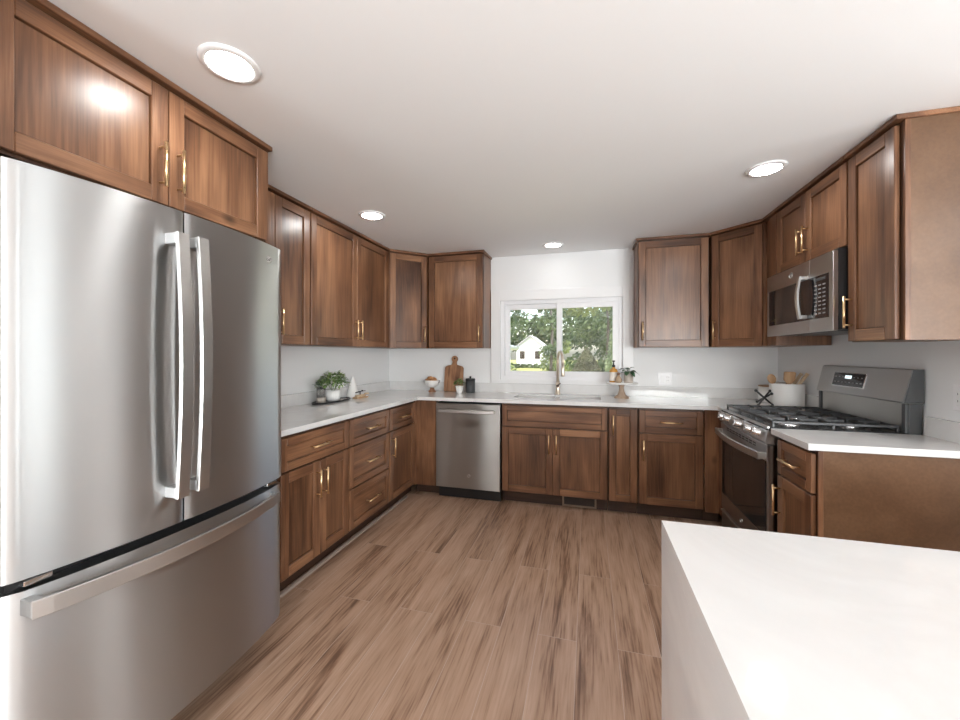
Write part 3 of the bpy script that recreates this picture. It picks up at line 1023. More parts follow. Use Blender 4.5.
for kx in (0.080, 0.175, 0.372, 0.545, 0.650):
    mk = MB()
    mk.lathe([(0, 0.033), (0.019, 0.033), (0.0215, 0.030), (0.0225, 0.006), (0.026, 0.004), (0.026, 0)], (0, 0, 0), 24)
    mk.box(-0.005, 0.005, -0.019, 0.019, 0.032, 0.040, 0, 0.001)
    mk.build('knob', M_CHROME, cp, (kx, -0.0055, 0.878), rot=(math.radians(79), 0, 0))
MB().box(0.0, RW, 0.0, 0.600, 0.9005, 0.922, 0, 0.004).build('cooktop', M_COOKTOP, rg)
MB().box(0.0, RW, -0.004, 0.010, 0.915, 0.928, 0, 0.002).build('cooktop_trim', M_STEEL, rg)
for bx, by, br_ in ((0.15, 0.16, 0.045), (0.15, 0.44, 0.036), (0.376, 0.30, 0.05), (0.60, 0.16, 0.05), (0.60, 0.44, 0.032)):
    bn = MB().lathe([(0, 0.012), (br_, 0.012), (br_ + 0.006, 0.004), (br_ + 0.006, 0)], (bx, by, 0.922), 24).build('burner', M_CHROME, rg)
    MB().lathe([(0, 0.0195), (br_ * 0.8, 0.0195), (br_ * 0.86, 0.0125), (0, 0.0125)], (bx, by, 0.922), 24).build('cap', M_IRON, bn)


def grate(x0, x1, y0, y1):
    m = MB()
    z, h, b = 0.957, 0.014, 0.011
    m.box(x0, x0 + b, y0, y1, z - h, z, 0, 0.002).box(x1 - b, x1, y0, y1, z - h, z, 0, 0.002)
    m.box(x0 + b, x1 - b, y0, y0 + b, z - h, z, 0, 0.002).box(x0 + b, x1 - b, y1 - b, y1, z - h, z, 0, 0.002)
    ym = (y0 + y1) / 2
    m.box(x0 + b, x1 - b, ym - b / 2, ym + b / 2, z - h, z, 0, 0.002)
    for k in range(2):
        ya, yb = (y0, ym) if k == 0 else (ym, y1)
        yc = (ya + yb) / 2
        xc = (x0 + x1) / 2
        m.box(x0 + b, xc - 0.03, yc - 0.005, yc + 0.005, z - h, z + 0.003, 0, 0.002)
        m.box(xc + 0.03, x1 - b, yc - 0.005, yc + 0.005, z - h, z + 0.003, 0, 0.002)
        m.box(xc - 0.005, xc + 0.005, ya + b, yc - 0.03, z - h, z + 0.003, 0, 0.002)
        m.box(xc - 0.005, xc + 0.005, yc + 0.03, yb - b, z - h, z + 0.003, 0, 0.002)
    for xx in (x0, x1 - b):
        for yy in (y0, ym - b / 2, y1 - b):
            m.box(xx, xx + b, yy, yy + b, 0.9225, z - h, 0, 0.001)
    return m.build('grate', M_IRON, rg)


grate(0.018, 0.256, 0.028, 0.575)
grate(0.260, 0.492, 0.028, 0.575)
grate(0.496, 0.734, 0.028, 0.575)
# backguard: recessed riser and slanted control console
MB().box(0.0, RW, 0.602, 0.655, 0.9005, 1.069, 0, 0.003).build('backguard_base', M_GREYSIDE, rg)
for xa in (0.0, RW - 0.026):
    MB().box(xa, xa + 0.026, 0.586, 0.6015, 0.922, 1.068, 0, 0.004).build('backguard_cheek', M_GREYSIDE, rg)
MB().box(0.03, RW - 0.03, 0.594, 0.601, 0.925, 1.075, 0, 0.002).build('riser', M_STEELD, rg)
bgm = MB().prism([(0.580, 1.070), (0.5765, 1.077), (0.612, 1.236), (0.622, 1.241), (0.660, 1.241), (0.660, 1.070)], -0.001, RW + 0.001, 'x').build('console', M_STEEL, rg)
MB().prism([(0.5815, 1.073), (0.617, 1.238), (0.659, 1.2395), (0.659, 1.073)], RW + 0.0012, RW + 0.0032, 'x').build('console_end', M_GREYSIDE, bgm)
sl_ = math.atan2(0.612 - 0.5765, 1.236 - 1.077)
dp = MB().box(-0.145, 0.145, -0.003, 0.001, -0.040, 0.040, 0, 0.002).build('display', M_BLKGLASS, bgm, (0.300, 0.5945, 1.160), rot=(-sl_, 0, 0))
ring(MB(), -0.150, 0.150, -0.045, 0.045, -0.0022, 0.001, 0.006, 0, 0.001).build('bezel', M_CHROME, dp)
MB().box(-0.030, 0.030, -0.0045, -0.003, 0.006, 0.026).build('clock', M_LCD, dp)
m = MB()
for ix in range(8):
    x = -0.125 + ix * 0.0345
    m.box(x, x + 0.016, -0.0045, -0.003, -0.020, -0.014)
    if abs(x + 0.008) > 0.045: m.box(x, x + 0.013, -0.0045, -0.003, 0.012, 0.018)
m.build('button_marks', M_MARKS, dp)

# ------------------------------------------------------------------ microwave
mw = thing('microwave', 'stainless over-the-range microwave with black door glass under short cabinet', 'microwave', (1.209, 3.157, 1.438), RIGHT)
MWH = 0.410
MB().box(0.002, 0.757, 0.022, 0.385, 0.006, MWH + 0.012, 0, 0.003).build('body', M_BLACK, mw)
MB().box(0.05, 0.70, 0.05, 0.34, 0.0, 0.006).build('underside_vent', M_GREYSIDE, mw)
m = MB()
m.box(0.0, 0.540, 0.0, 0.022, 0.0, 0.072, 0, 0.002).box(0.0, 0.540, 0.0, 0.022, 0.305, MWH, 0, 0.002)
m.box(0.0, 0.024, 0.0, 0.022, 0.072, 0.305, 0, 0.001)
md = m.build('door', M_STEEL, mw)
MB().box(0.024, 0.540, 0.0015, 0.022, 0.072, 0.305).build('glass', M_BLKGLASS, md)
MB().box(0.085, 0.440, 0.0005, 0.0015, 0.10, 0.278).build('viewing_window', M_DARKGLASS, md)
m = MB()
pts = [(0.500, -0.030 - 0.014 * math.sin(PI * i / 16), 0.080 + 0.245 * i / 16) for i in range(17)]
m.bar(pts, 0.026, 0.012, 0, (1, 0, 0), 0.002)
m.box(0.487, 0.513, -0.026, 0.003, 0.081, 0.101, 0, 0.002).box(0.487, 0.513, -0.026, 0.003, 0.304, 0.324, 0, 0.002)
m.build('handle', M_STEELH, md)
m = MB()
m.box(0.543, 0.759, 0.0, 0.022, 0.0, 0.072, 0, 0.002).box(0.543, 0.759, 0.0, 0.022, 0.305, MWH, 0, 0.002)
m.box(0.722, 0.759, 0.0, 0.022, 0.072, 0.305, 0, 0.001)
mc = m.build('control_panel', M_STEEL, mw)
kp = MB().box(0.543, 0.722, 0.001, 0.022, 0.072, 0.305).build('keypad', M_BLKGLASS, mc)
m = MB()
for r in range(8):
    for c in range(3):
        m.box(0.585 + c * 0.040, 0.610 + c * 0.040, 0.0003, 0.001, 0.095 + r * 0.022, 0.102 + r * 0.022)
m.build('key_marks', M_MARKS, kp)
MB().box(0.60, 0.69, 0.0003, 0.001, 0.277, 0.292).build('display', M_LCD.copy() if False else M_GREYSIDE, kp)
emblem(md, 0.330, -0.0002, 0.362, 0.017)

# ------------------------------------------------------------------ ceiling downlights
LP = [((-1.206, 1.073), 'recessed ceiling light nearest the refrigerator'),
      ((-1.518, 2.515), 'recessed ceiling light in front of the left wall cabinets'),
      ((-0.312, 3.645), 'recessed ceiling light over the sink'),
      ((0.937, 2.460), 'recessed ceiling light in front of the microwave'),
      ((2.70, 0.50), 'added recessed fill light above the far end of the island, outside the picture'),  # from here on unseen lights, added as fill for the room
      ((-1.20, -1.30), 'added recessed fill light behind the camera on the left'),
      ((1.90, -1.90), 'added recessed fill light behind the camera on the right'),
      ((3.00, -0.30), 'added recessed fill light over the far right side of the room')]
first = None
for (x, y), lab in LP:
    if first is None:
        first = thing('ceiling_light', lab, 'ceiling light', (x, y, H), 0, 'recessed ceiling lights')
        MB().lathe([(0.070, -0.0065), (0.073, -0.010), (0.092, -0.007), (0.096, -0.0005), (0.070, -0.0005)], (0, 0, 0), 48).build('trim_ring', plain('white_lamp_trim', (0.82, 0.82, 0.82), 0.4), first)
        MB().lathe([(0, -0.006), (0.0698, -0.006), (0.0698, -0.001), (0, -0.001)], (0, 0, 0), 48).build('diffuser', M_LAMP, first)
    else:
        c = copy_tree(first)
        c.location = (x, y, H)
        c['label'] = lab
        if 'sink' in lab:        # this one is set weaker to keep the wall beside it even
            for ch in c.children:
                if ch.name.startswith('diffuser'):
                    ch.data = ch.data.copy()
                    ch.data.materials[0] = M_LAMPDIM

# ------------------------------------------------------------------ outlets
def outlet(label, loc, rz, gangs=2, kind='switch'):
    t = thing('wall_outlet', label, 'outlet', loc, rz)
    wd = 0.07 + 0.046 * (gangs - 1)
    MB().box(-wd / 2, wd / 2, -0.006, -0.0005, -0.058, 0.058, 0, 0.002).build('cover_plate', M_VINYL, t)
    for g in range(gangs):
        cx = (g - (gangs - 1) / 2) * 0.046
        r = MB().box(cx - 0.0165, cx + 0.0165, -0.0085, -0.006, -0.034, 0.034, 0, 0.001).build('socket' if g == gangs - 1 else 'rocker', M_TRIM, t)
        if g == gangs - 1:
            m = MB()
            for s in (-0.019, 0.013):
                m.box(cx - 0.008, cx - 0.006, -0.0092, -0.0085, s, s + 0.009).box(cx + 0.006, cx + 0.008, -0.0092, -0.0085, s, s + 0.009)
            m.build('slots', M_GREYSIDE, r)
    return t


outlet('white double outlet plate on the back wall right of the window', (0.695, YN, 1.083), 0)
outlet('white wall plate on the right wall next to the range', (XE, 2.235, 1.120), RIGHT, 1)

# ------------------------------------------------------------------ faucet
M_FAUC = plain('champagne_bronze', (0.74, 0.64, 0.53), 0.36, 1.0)
f = thing('faucet', 'tall champagne bronze gooseneck faucet behind the sink', 'faucet', (-0.285, 3.875, CT1), 0)
MB().lathe([(0, 0), (0.027, 0), (0.027, 0.006), (0.023, 0.010), (0.019, 0.06), (0.0175, 0.13), (0.0, 0.132)], (0, 0, 0), 24).build('base', M_FAUC, f)
pts = [(0, 0, 0.125), (0, 0, 0.33)]
dirx, diry = 0.34, -0.94
R = 0.085
for i in range(1, 15):
    a = PI * i / 14 * 0.99
    s_ = R * (1 - math.cos(a))
    pts.append((dirx * s_, diry * s_, 0.33 + R * math.sin(a) * 1.05))
pts.append((dirx * 2 * R, diry * 2 * R, 0.28))
MB().tube(pts, 0.0135, 14).build('neck', M_FAUC, f)
sh = (dirx * 2 * R, diry * 2 * R)
MB().lathe([(0, 0), (0.016, 0), (0.0175, 0.01), (0.0165, 0.08), (0.013, 0.105), (0, 0.105)], (sh[0], sh[1], 0.185), 20).build('spray_head', M_FAUC, f)
MB().tube([(0, -0.015, 0.085), (0, -0.034, 0.085)], 0.013, 14).tube([(0.0, -0.03, 0.087), (0.028, -0.055, 0.115)], 0.005, 10).build('lever', plain('dark_bronze', (0.12, 0.085, 0.07), 0.3, 1.0), f)

# ------------------------------------------------------------------ counter decor: left tray group
M_LEAF = leafy('green_leaves', (0.06, 0.14, 0.035), (0.36, 0.50, 0.19), 30, 0.45, 0.2)
M_LEAFD = leafy('dark_green_leaves', (0.018, 0.055, 0.028), (0.06, 0.13, 0.06), 25, 0.35, 0.1)
M_SOIL = plain('soil', (0.03, 0.02, 0.014), 0.9, bump=0.5)
M_SLATE = plain('black_marble', (0.022, 0.022, 0.024), 0.22)
M_LTWOOD = wood('light_wood', (0.30, 0.16, 0.075), (0.42, 0.25, 0.13), (0.52, 0.34, 0.20), 'z', 0.5, False, 3.0)
M_BEECH = wood('pale_beech', (0.50, 0.36, 0.22), (0.62, 0.47, 0.31), (0.72, 0.58, 0.42), 'z', 0.5, False, 3.0)
M_ACACIA = wood('acacia_wood', (0.10, 0.042, 0.02), (0.27, 0.13, 0.065), (0.43, 0.25, 0.14), 'z', 0.45, False, 2.2)

t = thing('tray', 'black oval marble tray on the left countertop', 'tray', (-2.055, 2.785, CT1), LEFT)
MB().lathe([(0, 0), (0.15, 0), (0.163, 0.006), (0.165, 0.014), (0.158, 0.014), (0.150, 0.010), (0, 0.010)], (0, 0, 0), 8, 0, False, 1.5, 0.52).build('plate', M_SLATE, t)


def foliage(n, r0, spread, height, L, W, seed, mat=0, droop=0.4, zb=0.0, flat=1.0):
    rd = random.Random(seed)
    m = MB()
    for i in range(n):
        a = rd.uniform(0, 2 * PI)
        q = math.sqrt(rd.uniform(0.02, 1))
        h = height * (1 - q * q * 0.65) * rd.uniform(0.55, 1.0)
        px, py = math.cos(a) * q * spread, math.sin(a) * q * spread * flat
        d = (math.cos(a) * rd.uniform(0.4, 1.2), math.sin(a) * rd.uniform(0.4, 1.2), rd.uniform(-0.2, 0.7))
        sc = rd.uniform(0.7, 1.15)
        m.leaf((px, py, zb + h), d, L * sc, W * sc, droop * rd.uniform(0.3, 1.2), mat)
    return m


p = thing('potted_plant', 'bushy green plant in white ribbed pot on the black tray', 'plant', (-2.045, 2.785, CT1 + 0.0105), 0)
m = MB()
N = 72
prof = [(0.040, 0), (0.052, 0.006), (0.058, 0.03), (0.059, 0.088), (0.054, 0.088), (0.052, 0.078), (0, 0.078)]
m.lathe(prof, (0, 0, 0), N)
for vv in m.bm.verts:
    r = math.hypot(vv.co.x, vv.co.y)
    if r > 0.0565:
        a = math.atan2(vv.co.y, vv.co.x)
        k = 1 + 0.02 * math.cos(a * 24)
        vv.co.x *= k; vv.co.y *= k
m.build('pot', M_WHITECER, p)
MB().lathe([(0, 0.0785), (0.051, 0.0785)], (0, 0, 0), 20).build('soil', M_SOIL, p)
m = foliage(330, 0, 0.150, 0.175, 0.042, 0.026, 5, 0, 0.4, 0.080, 1.0)
for vv in m.bm.verts:
    vv.co.x *= 0.62
rd = random.Random(3)
for i in range(16):
    a = rd.uniform(0, 2 * PI)
    m.tube([(0.01 * math.cos(a), 0.01 * math.sin(a), 0.078), (0.03 * math.cos(a), 0.06 * math.sin(a), 0.14), (0.06 * math.cos(a), 0.11 * math.sin(a), 0.19)], 0.0012, 5)
m.build('foliage', M_LEAF, p)
# eucalyptus in glass jar
j = thing('glass_jar', 'small ribbed glass jar with a dark sprig left of the white ribbed pot', 'jar', (-2.050, 2.640, CT1 + 0.0105), 0)
m, n_, L_, b_ = new_mat('smoky_glass')
b_.inputs['Base Color'].default_value = (0.75, 0.73, 0.70, 1); b_.inputs['Transmission Weight'].default_value = 0.85; b_.inputs['Roughness'].default_value = 0.08
M_JAR = m
MB().lathe([(0, 0.002), (0.030, 0.002), (0.033, 0.012), (0.033, 0.095), (0.035, 0.115), (0.032, 0.115), (0.030, 0.095), (0.030, 0.014), (0, 0.008)], (0, 0, 0), 28).build('glass', M_JAR, j)
MB().lathe([(0, 0), (0.034, 0), (0.034, 0.040), (0, 0.040)], (0, 0, -0.0), 28).build('stone_base', plain('taupe_stone', (0.42, 0.38, 0.33), 0.6), j)
m = MB()
rd = random.Random(9)
for s_ in range(5):
    a = rd.uniform(PI * 1.1, PI * 2.0) if s_ < 3 else rd.uniform(0, PI)
    tip = (0.05 * math.cos(a) * 0.5, -0.055 if s_ < 3 else 0.03, 0.165 + rd.uniform(-0.02, 0.02))
    pts = [(0, 0, 0.045), (tip[0] * 0.4, tip[1] * 0.35, 0.11), tip]
    m.tube(pts, 0.0012, 5)
    for k in range(8):
        q = 0.45 + 0.07 * k
        b = (tip[0] * q, tip[1] * q, 0.05 + (tip[2] - 0.05) * min(1, q + 0.15))
        m.leaf(b, (rd.uniform(-1, 1), rd.uniform(-1, 1), rd.uniform(-0.1, 0.6)), 0.026, 0.018, 0.2)
m.build('sprig', M_LEAFD, j)
c = thing('ceramic_cone', 'white cone-shaped ceramic ornament right of the tray plant', 'ornament', (-2.088, 3.130, CT1), 0)
MB().lathe([(0, 0), (0.056, 0), (0.058, 0.006), (0.050, 0.03), (0.034, 0.10), (0.017, 0.165), (0.007, 0.186), (0, 0.190)], (0, 0, 0), 32).build('cone', M_WHITECER, c)
b = thing('serving_board', 'small pale wood board lying right of the black tray', 'board', (-1.985, 3.095, CT1), LEFT - 0.15)
MB().box(-0.070, 0.075, -0.030, 0.030, 0.0, 0.012, 0, 0.003).build('board', wood('pale_board', (0.42, 0.26, 0.14), (0.55, 0.36, 0.21), (0.66, 0.47, 0.30), 'x', 0.5, False, 3.0), b)
b = thing('bead_garland', 'string of pale wooden beads heaped on the small pale board', 'garland', (-1.985, 3.090, CT1 + 0.012), 0)
m = MB()
for i in range(20):
    a = i / 20 * 2 * PI
    m.ball((0.022 * math.cos(a) + 0.006 * math.sin(3 * a), 0.055 * math.sin(a), 0.0085), 0.0085, 0, 2)
for i in range(7):
    m.ball((0.03 - 0.002 * i, 0.052 + 0.012 * i - 0.02, 0.024 - 0.0005 * i), 0.008, 0, 2)
m.build('beads', M_BEECH, b)
s = thing('wick_trimmer', 'black metal wick trimmer leaning on the pale beads', 'trimmer', (-2.030, 3.16, CT1), 0)
m = MB()
m.tube([(0.0, -0.07, 0.046), (0.0, 0.0, 0.050), (0.0, 0.085, 0.052)], 0.0045, 8)
m.tube([(0.0, 0.035, 0.05), (0.0, 0.035, 0.062)], 0.008, 10)
m.build('blades', M_BLACK, s)
m = MB()
m.tube([(0.0, 0.0, 0.0), (0.0, 0.0, 0.048)], 0.004, 8).lathe([(0, 0), (0.02, 0), (0.02, 0.005), (0, 0.005)], (0, 0, 0), 16)
m.build('stand', M_BLACK, s)

# ------------------------------------------------------------------ back left corner group
bw = thing('footed_bowl', 'white footed bowl with a wooden foot in the back left counter corner', 'bowl', (-1.580, 3.800, CT1), 0)
MB().lathe([(0, 0.0), (0.042, 0.0), (0.040, 0.008), (0.024, 0.025), (0.018, 0.046), (0, 0.046)], (0, 0, 0), 28).build('foot', M_ACACIA, bw)
MB().lathe([(0.0, 0.046), (0.03, 0.048), (0.062, 0.070), (0.078, 0.105), (0.081, 0.122), (0.077, 0.122), (0.070, 0.100), (0.055, 0.075), (0.0, 0.060)], (0, 0, 0), 36).build('bowl', M_WHITECER, bw)
MB().tube([(0.078, -0.01, 0.118), (0.092, -0.012, 0.120), (0.090, -0.013, 0.104), (0.072, -0.01, 0.100)], 0.004, 8).build('handle', M_GREYSIDE, bw)
M_CRUST = leafy('brown_bread_crust', (0.30, 0.12, 0.045), (0.56, 0.29, 0.12), 40, 0.6, 0)


def roll(loc, rz, lab, s=1.0):
    m = MB()
    m.ball((0, 0, 0), 0.032 * s, 0, 3, (1.25, 0.9, 0.75))
    rdd = random.Random(int(loc[0] * 1e4) & 255)
    for vv in m.bm.verts:
        k = 1 + 0.05 * math.sin(vv.co.x * 240) + 0.02 * rdd.random()
        vv.co *= k
    o = m.build('bread_roll', M_CRUST, None, loc, rz)
    return tag(o, lab, 'bread', 'bread rolls in the footed bowl')


roll((-1.614, 3.785, CT1 + 0.118), 0.3, 'brown bread roll at the left rim of the footed bowl')
roll((-1.546, 3.790, CT1 + 0.115), -0.4, 'brown bread roll at the right rim of the footed bowl', 0.9)
roll((-1.582, 3.838, CT1 + 0.128), 1.2, 'brown bread roll at the back of the footed bowl')
roll((-1.586, 3.762, CT1 + 0.146), 0.1, 'brown bread roll on top in the footed bowl', 0.8)

cb_ = thing('cutting_board', 'brown wooden cutting board with a round handle leaning on the backsplash', 'cutting board', (-1.372, 3.872, CT1 + 0.001), 0)
m = MB()
pts = []
hw, bh = 0.103, 0.272


def rc(cx, cz, r, a0, a1, k=6):
    return [(cx + r * math.cos(math.radians(a0 + (a1 - a0) * i / k)), cz + r * math.sin(math.radians(a0 + (a1 - a0) * i / k))) for i in range(k + 1)]


pts = rc(-hw + 0.012, 0.012, 0.012, 180, 270) + rc(hw - 0.012, 0.012, 0.012, 270, 360) + rc(hw - 0.03, bh - 0.03, 0.03, 0, 80) + [(0.030, bh + 0.012), (0.022, bh + 0.035)]
pts += rc(0, bh + 0.075, 0.034, -40, 220, 14) + [(-0.022, bh + 0.035), (-0.030, bh + 0.012)] + rc(-hw + 0.03, bh - 0.03, 0.03, 100, 180)
m.prism(pts, -0.009, 0.009, 'y')
m.build('board', M_ACACIA, cb_, rot=(math.radians(-9.5), 0, 0))
MB().tube([(0.0, -0.0115, bh + 0.080), (0.0, 0.0115, bh + 0.080)], 0.010, 16).build('hole', M_DARKGAP, cb_, rot=(math.radians(-9.5), 0, 0))
p = thing('potted_plant', 'tiny plant in a white tapered pot in front of the cutting board', 'plant', (-1.262, 3.755, CT1), 0)
MB().lathe([(0, 0), (0.026, 0), (0.034, 0.03), (0.044, 0.072), (0.040, 0.072), (0.037, 0.062), (0, 0.062)], (0, 0, 0), 9, 0, False).build('pot', M_WHITECER, p)
MB().lathe([(0, 0.063), (0.036, 0.063)], (0, 0, 0), 9).build('soil', M_SOIL, p)
foliage(90, 0, 0.045, 0.085, 0.030, 0.020, 8, 0, 0.3, 0.062).build('foliage', M_LEAF, p)
c = thing('canister', 'dark grey lidded canister beside the tiny potted plant', 'canister', (-1.164, 3.815, CT1), 0)
MB().lathe([(0, 0), (0.047, 0), (0.049, 0.004), (0.049, 0.125), (0, 0.125)], (0, 0, 0), 36).build('jar', plain('charcoal_ceramic', (0.045, 0.047, 0.05), 0.45), c)
l = MB().lathe([(0, 0.1255), (0.050, 0.1255), (0.050, 0.142), (0.046, 0.146), (0, 0.146)], (0, 0, 0), 36).build('lid', plain('black_lid', (0.02, 0.02, 0.021), 0.4), c)
MB().lathe([(0, 0.146), (0.009, 0.146), (0.009, 0.155), (0.013, 0.158), (0.010, 0.168), (0, 0.170)], (0, 0, 0), 20).build('knob', M_BLACK, l)

# ------------------------------------------------------------------ cake stand by the window
t = thing('cake_stand', 'white plate on a turned wooden pedestal right of the sink', 'cake stand', (0.293, 3.730, CT1), 0)
MB().lathe([(0, 0), (0.066, 0), (0.067, 0.006), (0.058, 0.012), (0.036, 0.030), (0.024, 0.060), (0.020, 0.095), (0.030, 0.122), (0, 0.122)], (0, 0, 0), 36).build('pedestal', M_LTWOOD if False else wood('greyed_wood', (0.22, 0.15, 0.10), (0.36, 0.26, 0.19), (0.48, 0.37, 0.28), 'z', 0.55, False, 3.0), t)
MB().lathe([(0, 0.1225), (0.130, 0.126), (0.138, 0.134), (0.138, 0.140), (0, 0.138)], (0, 0, 0), 48).build('plate', M_WHITECER, t)
zt = CT1 + 0.1395
s = thing('soap_bottle', 'amber glass pump bottle with white label and black pump on cake stand', 'bottle', (0.225, 3.735, zt), 0)
MB().lathe([(0, 0), (0.036, 0), (0.038, 0.004), (0.038, 0.100), (0.030, 0.118), (0.014, 0.126), (0.013, 0.138), (0, 0.138)], (0, 0, 0), 28).build('bottle', plain('amber_glass', (0.52, 0.25, 0.045), 0.12, spec=0.6, coat=0.5), s)
MB().lathe([(0.0385, 0.015), (0.0388, 0.018), (0.0388, 0.090), (0.0385, 0.093)], (0, 0, 0), 28).build('label', plain('cream_paper', (0.70, 0.66, 0.60), 0.7), s)
MB().lathe([(0, 0.138), (0.015, 0.138), (0.015, 0.156), (0.006, 0.160), (0.005, 0.185), (0.012, 0.187), (0.012, 0.198), (0, 0.200)], (0, 0, 0), 20).tube([(0, 0, 0.192), (0.0, -0.03, 0.190)], 0.004, 8).build('pump', M_BLACK, s)
s = thing('brown_bottle', 'small tan round-shouldered bottle in front of the amber pump bottle', 'bottle', (0.262, 3.668, zt), 0)
MB().lathe([(0, 0), (0.022, 0), (0.030, 0.012), (0.031, 0.030), (0.020, 0.052), (0.012, 0.060), (0.011, 0.070), (0, 0.070)], (0, 0, 0), 24).build('body', plain('tan_stoneware', (0.36, 0.26, 0.17), 0.4), s)
MB().lathe([(0, 0.0705), (0.013, 0.0705), (0.012, 0.092), (0, 0.093)], (0, 0, 0), 18).build('stopper', M_ACACIA, s)
p = thing('potted_plant', 'large-leaved plant in a beige pot on the cake stand', 'plant', (0.350, 3.715, zt), 0)
MB().lathe([(0, 0), (0.036, 0), (0.040, 0.006), (0.041, 0.085), (0.037, 0.085), (0.036, 0.076), (0, 0.076)], (0, 0, 0), 28).build('pot', plain('beige_stoneware', (0.42, 0.37, 0.32), 0.6, bump=0.3), p)
MB().lathe([(0, 0.077), (0.035, 0.077)], (0, 0, 0), 20).build('soil', M_SOIL, p)
m = MB()
for a, el, L, dr, zz in ((-0.15, 0.35, 0.095, 0.75, 0.10), (0.5, 0.3, 0.07, 0.6, 0.11), (2.6, 0.35, 0.085, 0.45, 0.12), (3.3, 0.25, 0.075, 0.4, 0.09), (-1.0, 0.2, 0.075, 0.8, 0.10), (-1.9, 0.2, 0.07, 0.7, 0.10), (1.5, 0.6, 0.07, 0.5, 0.12), (0.1, 0.9, 0.06, 0.6, 0.125), (2.2, 0.9, 0.055, 0.5, 0.12), (-2.6, 0.5, 0.06, 0.6, 0.11)):
    d = (math.cos(a), math.sin(a), el)
    m.tube([(0, 0, 0.077), (math.cos(a) * 0.010, math.sin(a) * 0.010, zz)], 0.0016, 6)
    m.leaf((math.cos(a) * 0.010, math.sin(a) * 0.010, zz), d, L, 0.050, dr, 0, 6)
m.build('foliage', M_LEAFD, p)

# ------------------------------------------------------------------ right corner group
cr_ = thing('utensil_crock', 'wide white ceramic crock holding wooden utensils behind the range', 'crock', (1.462, 3.480, CT1), 0)
MB().lathe([(0, 0), (0.098, 0), (0.107, 0.008), (0.109, 0.165), (0.106, 0.174), (0.101, 0.172), (0.099, 0.020), (0, 0.015)], (0, 0, 0), 48).build('pot', M_WHITECER, cr_)


def spoon(loc, lean, rz, label, mat, kind='spoon', L=0.25):
    m = MB()
    if kind == 'spoon':
        m.tube([(0, 0, 0), (0, 0, L * 0.72)], 0.006, 10)
        m.ball((0, 0, L * 0.85), 0.034, 0, 3, (0.85, 0.22, 1.15))
    elif kind == 'spatula':
        m.tube([(0, 0, 0), (0, 0, L * 0.66)], 0.006, 10)
        m.prism([(-0.010, L * 0.62), (0.010, L * 0.62), (0.036, L * 0.74), (0.038, L * 0.98), (0.028, L), (-0.028, L), (-0.038, L * 0.98), (-0.036, L * 0.74)], -0.004, 0.004, 'y')
    else:
        m.bar([(0, 0, 0), (0, 0, L * 0.5), (0, 0, L)], 0.022, 0.010, 0, (1, 0, 0), 0.002)
    o = m.build('wooden_' + ('stick' if kind == 'stick' else kind), mat, None, loc, rot=(lean[0], lean[1], rz))
    return tag(o, label, 'utensil', 'wooden utensils in the crock')


zc = CT1 + 0.020
spoon((1.430, 3.470, zc), (0.1, -0.40, 0.1), 0, 'brown wooden spoon leaning left in the wide crock', M_LTWOOD, 'spoon', 0.24)
spoon((1.452, 3.450, zc), (0.12, 0.02, 0.1), 0, 'broad brown wooden spatula in the middle of the crock', M_LTWOOD, 'spatula', 0.245)
spoon((1.455, 3.520, zc), (-0.1, 0.20, 0.3), 0, 'brown wooden spoon behind the spatula in the crock', M_LTWOOD, 'spoon', 0.24)
spoon((1.420, 3.430, zc), (0.06, 0.56, -0.1), 0, 'pale wooden stick leaning right in the crock, nearer one', M_BEECH, 'stick', 0.275)
spoon((1.425, 3.500, zc), (-0.02, 0.56, -0.1), 0, 'pale wooden stick leaning right in the crock, farther one', M_BEECH, 'stick', 0.270)
k = thing('lidded_crock', 'smaller white crock with brown-rimmed lid in the back right corner', 'crock', (1.478, 3.770, CT1), 0)
MB().lathe([(0, 0), (0.086, 0), (0.092, 0.006), (0.092, 0.125), (0, 0.125)], (0, 0, 0), 40).build('pot', M_WHITECER, k)
lid = MB().lathe([(0, 0.1255), (0.094, 0.1255), (0.094, 0.133), (0.088, 0.136), (0, 0.140)], (0, 0, 0), 40).build('lid', M_LTWOOD, k)
MB().lathe([(0, 0.140), (0.010, 0.140), (0.009, 0.155), (0.014, 0.168), (0, 0.174)], (0, 0, 0), 18).build('knob', M_ACACIA, lid)
jx = thing('metal_jack', 'black metal jack-shaped ornament left of the crocks', 'ornament', (1.300, 3.445, CT1), 0.3)
m = MB()
dirs = [Vector((1, 0.25, 0.9)), Vector((-1, 0.2, 0.95)), Vector((0.05, -1, 0.55))]
cz = 0.062
for d in dirs:
    d = d.normalized() * 0.078
    m.tube([(-d.x, -d.y, cz - d.z), (0, 0, cz), (d.x, d.y, cz + d.z)], 0.0065, 10, rr=[0.006, 0.0075, 0.006])
    m.ball((d.x, d.y, cz + d.z), 0.011, 0, 2).ball((-d.x, -d.y, cz - d.z), 0.0095, 0, 2)
m.build('arms', M_BLACK, jx)

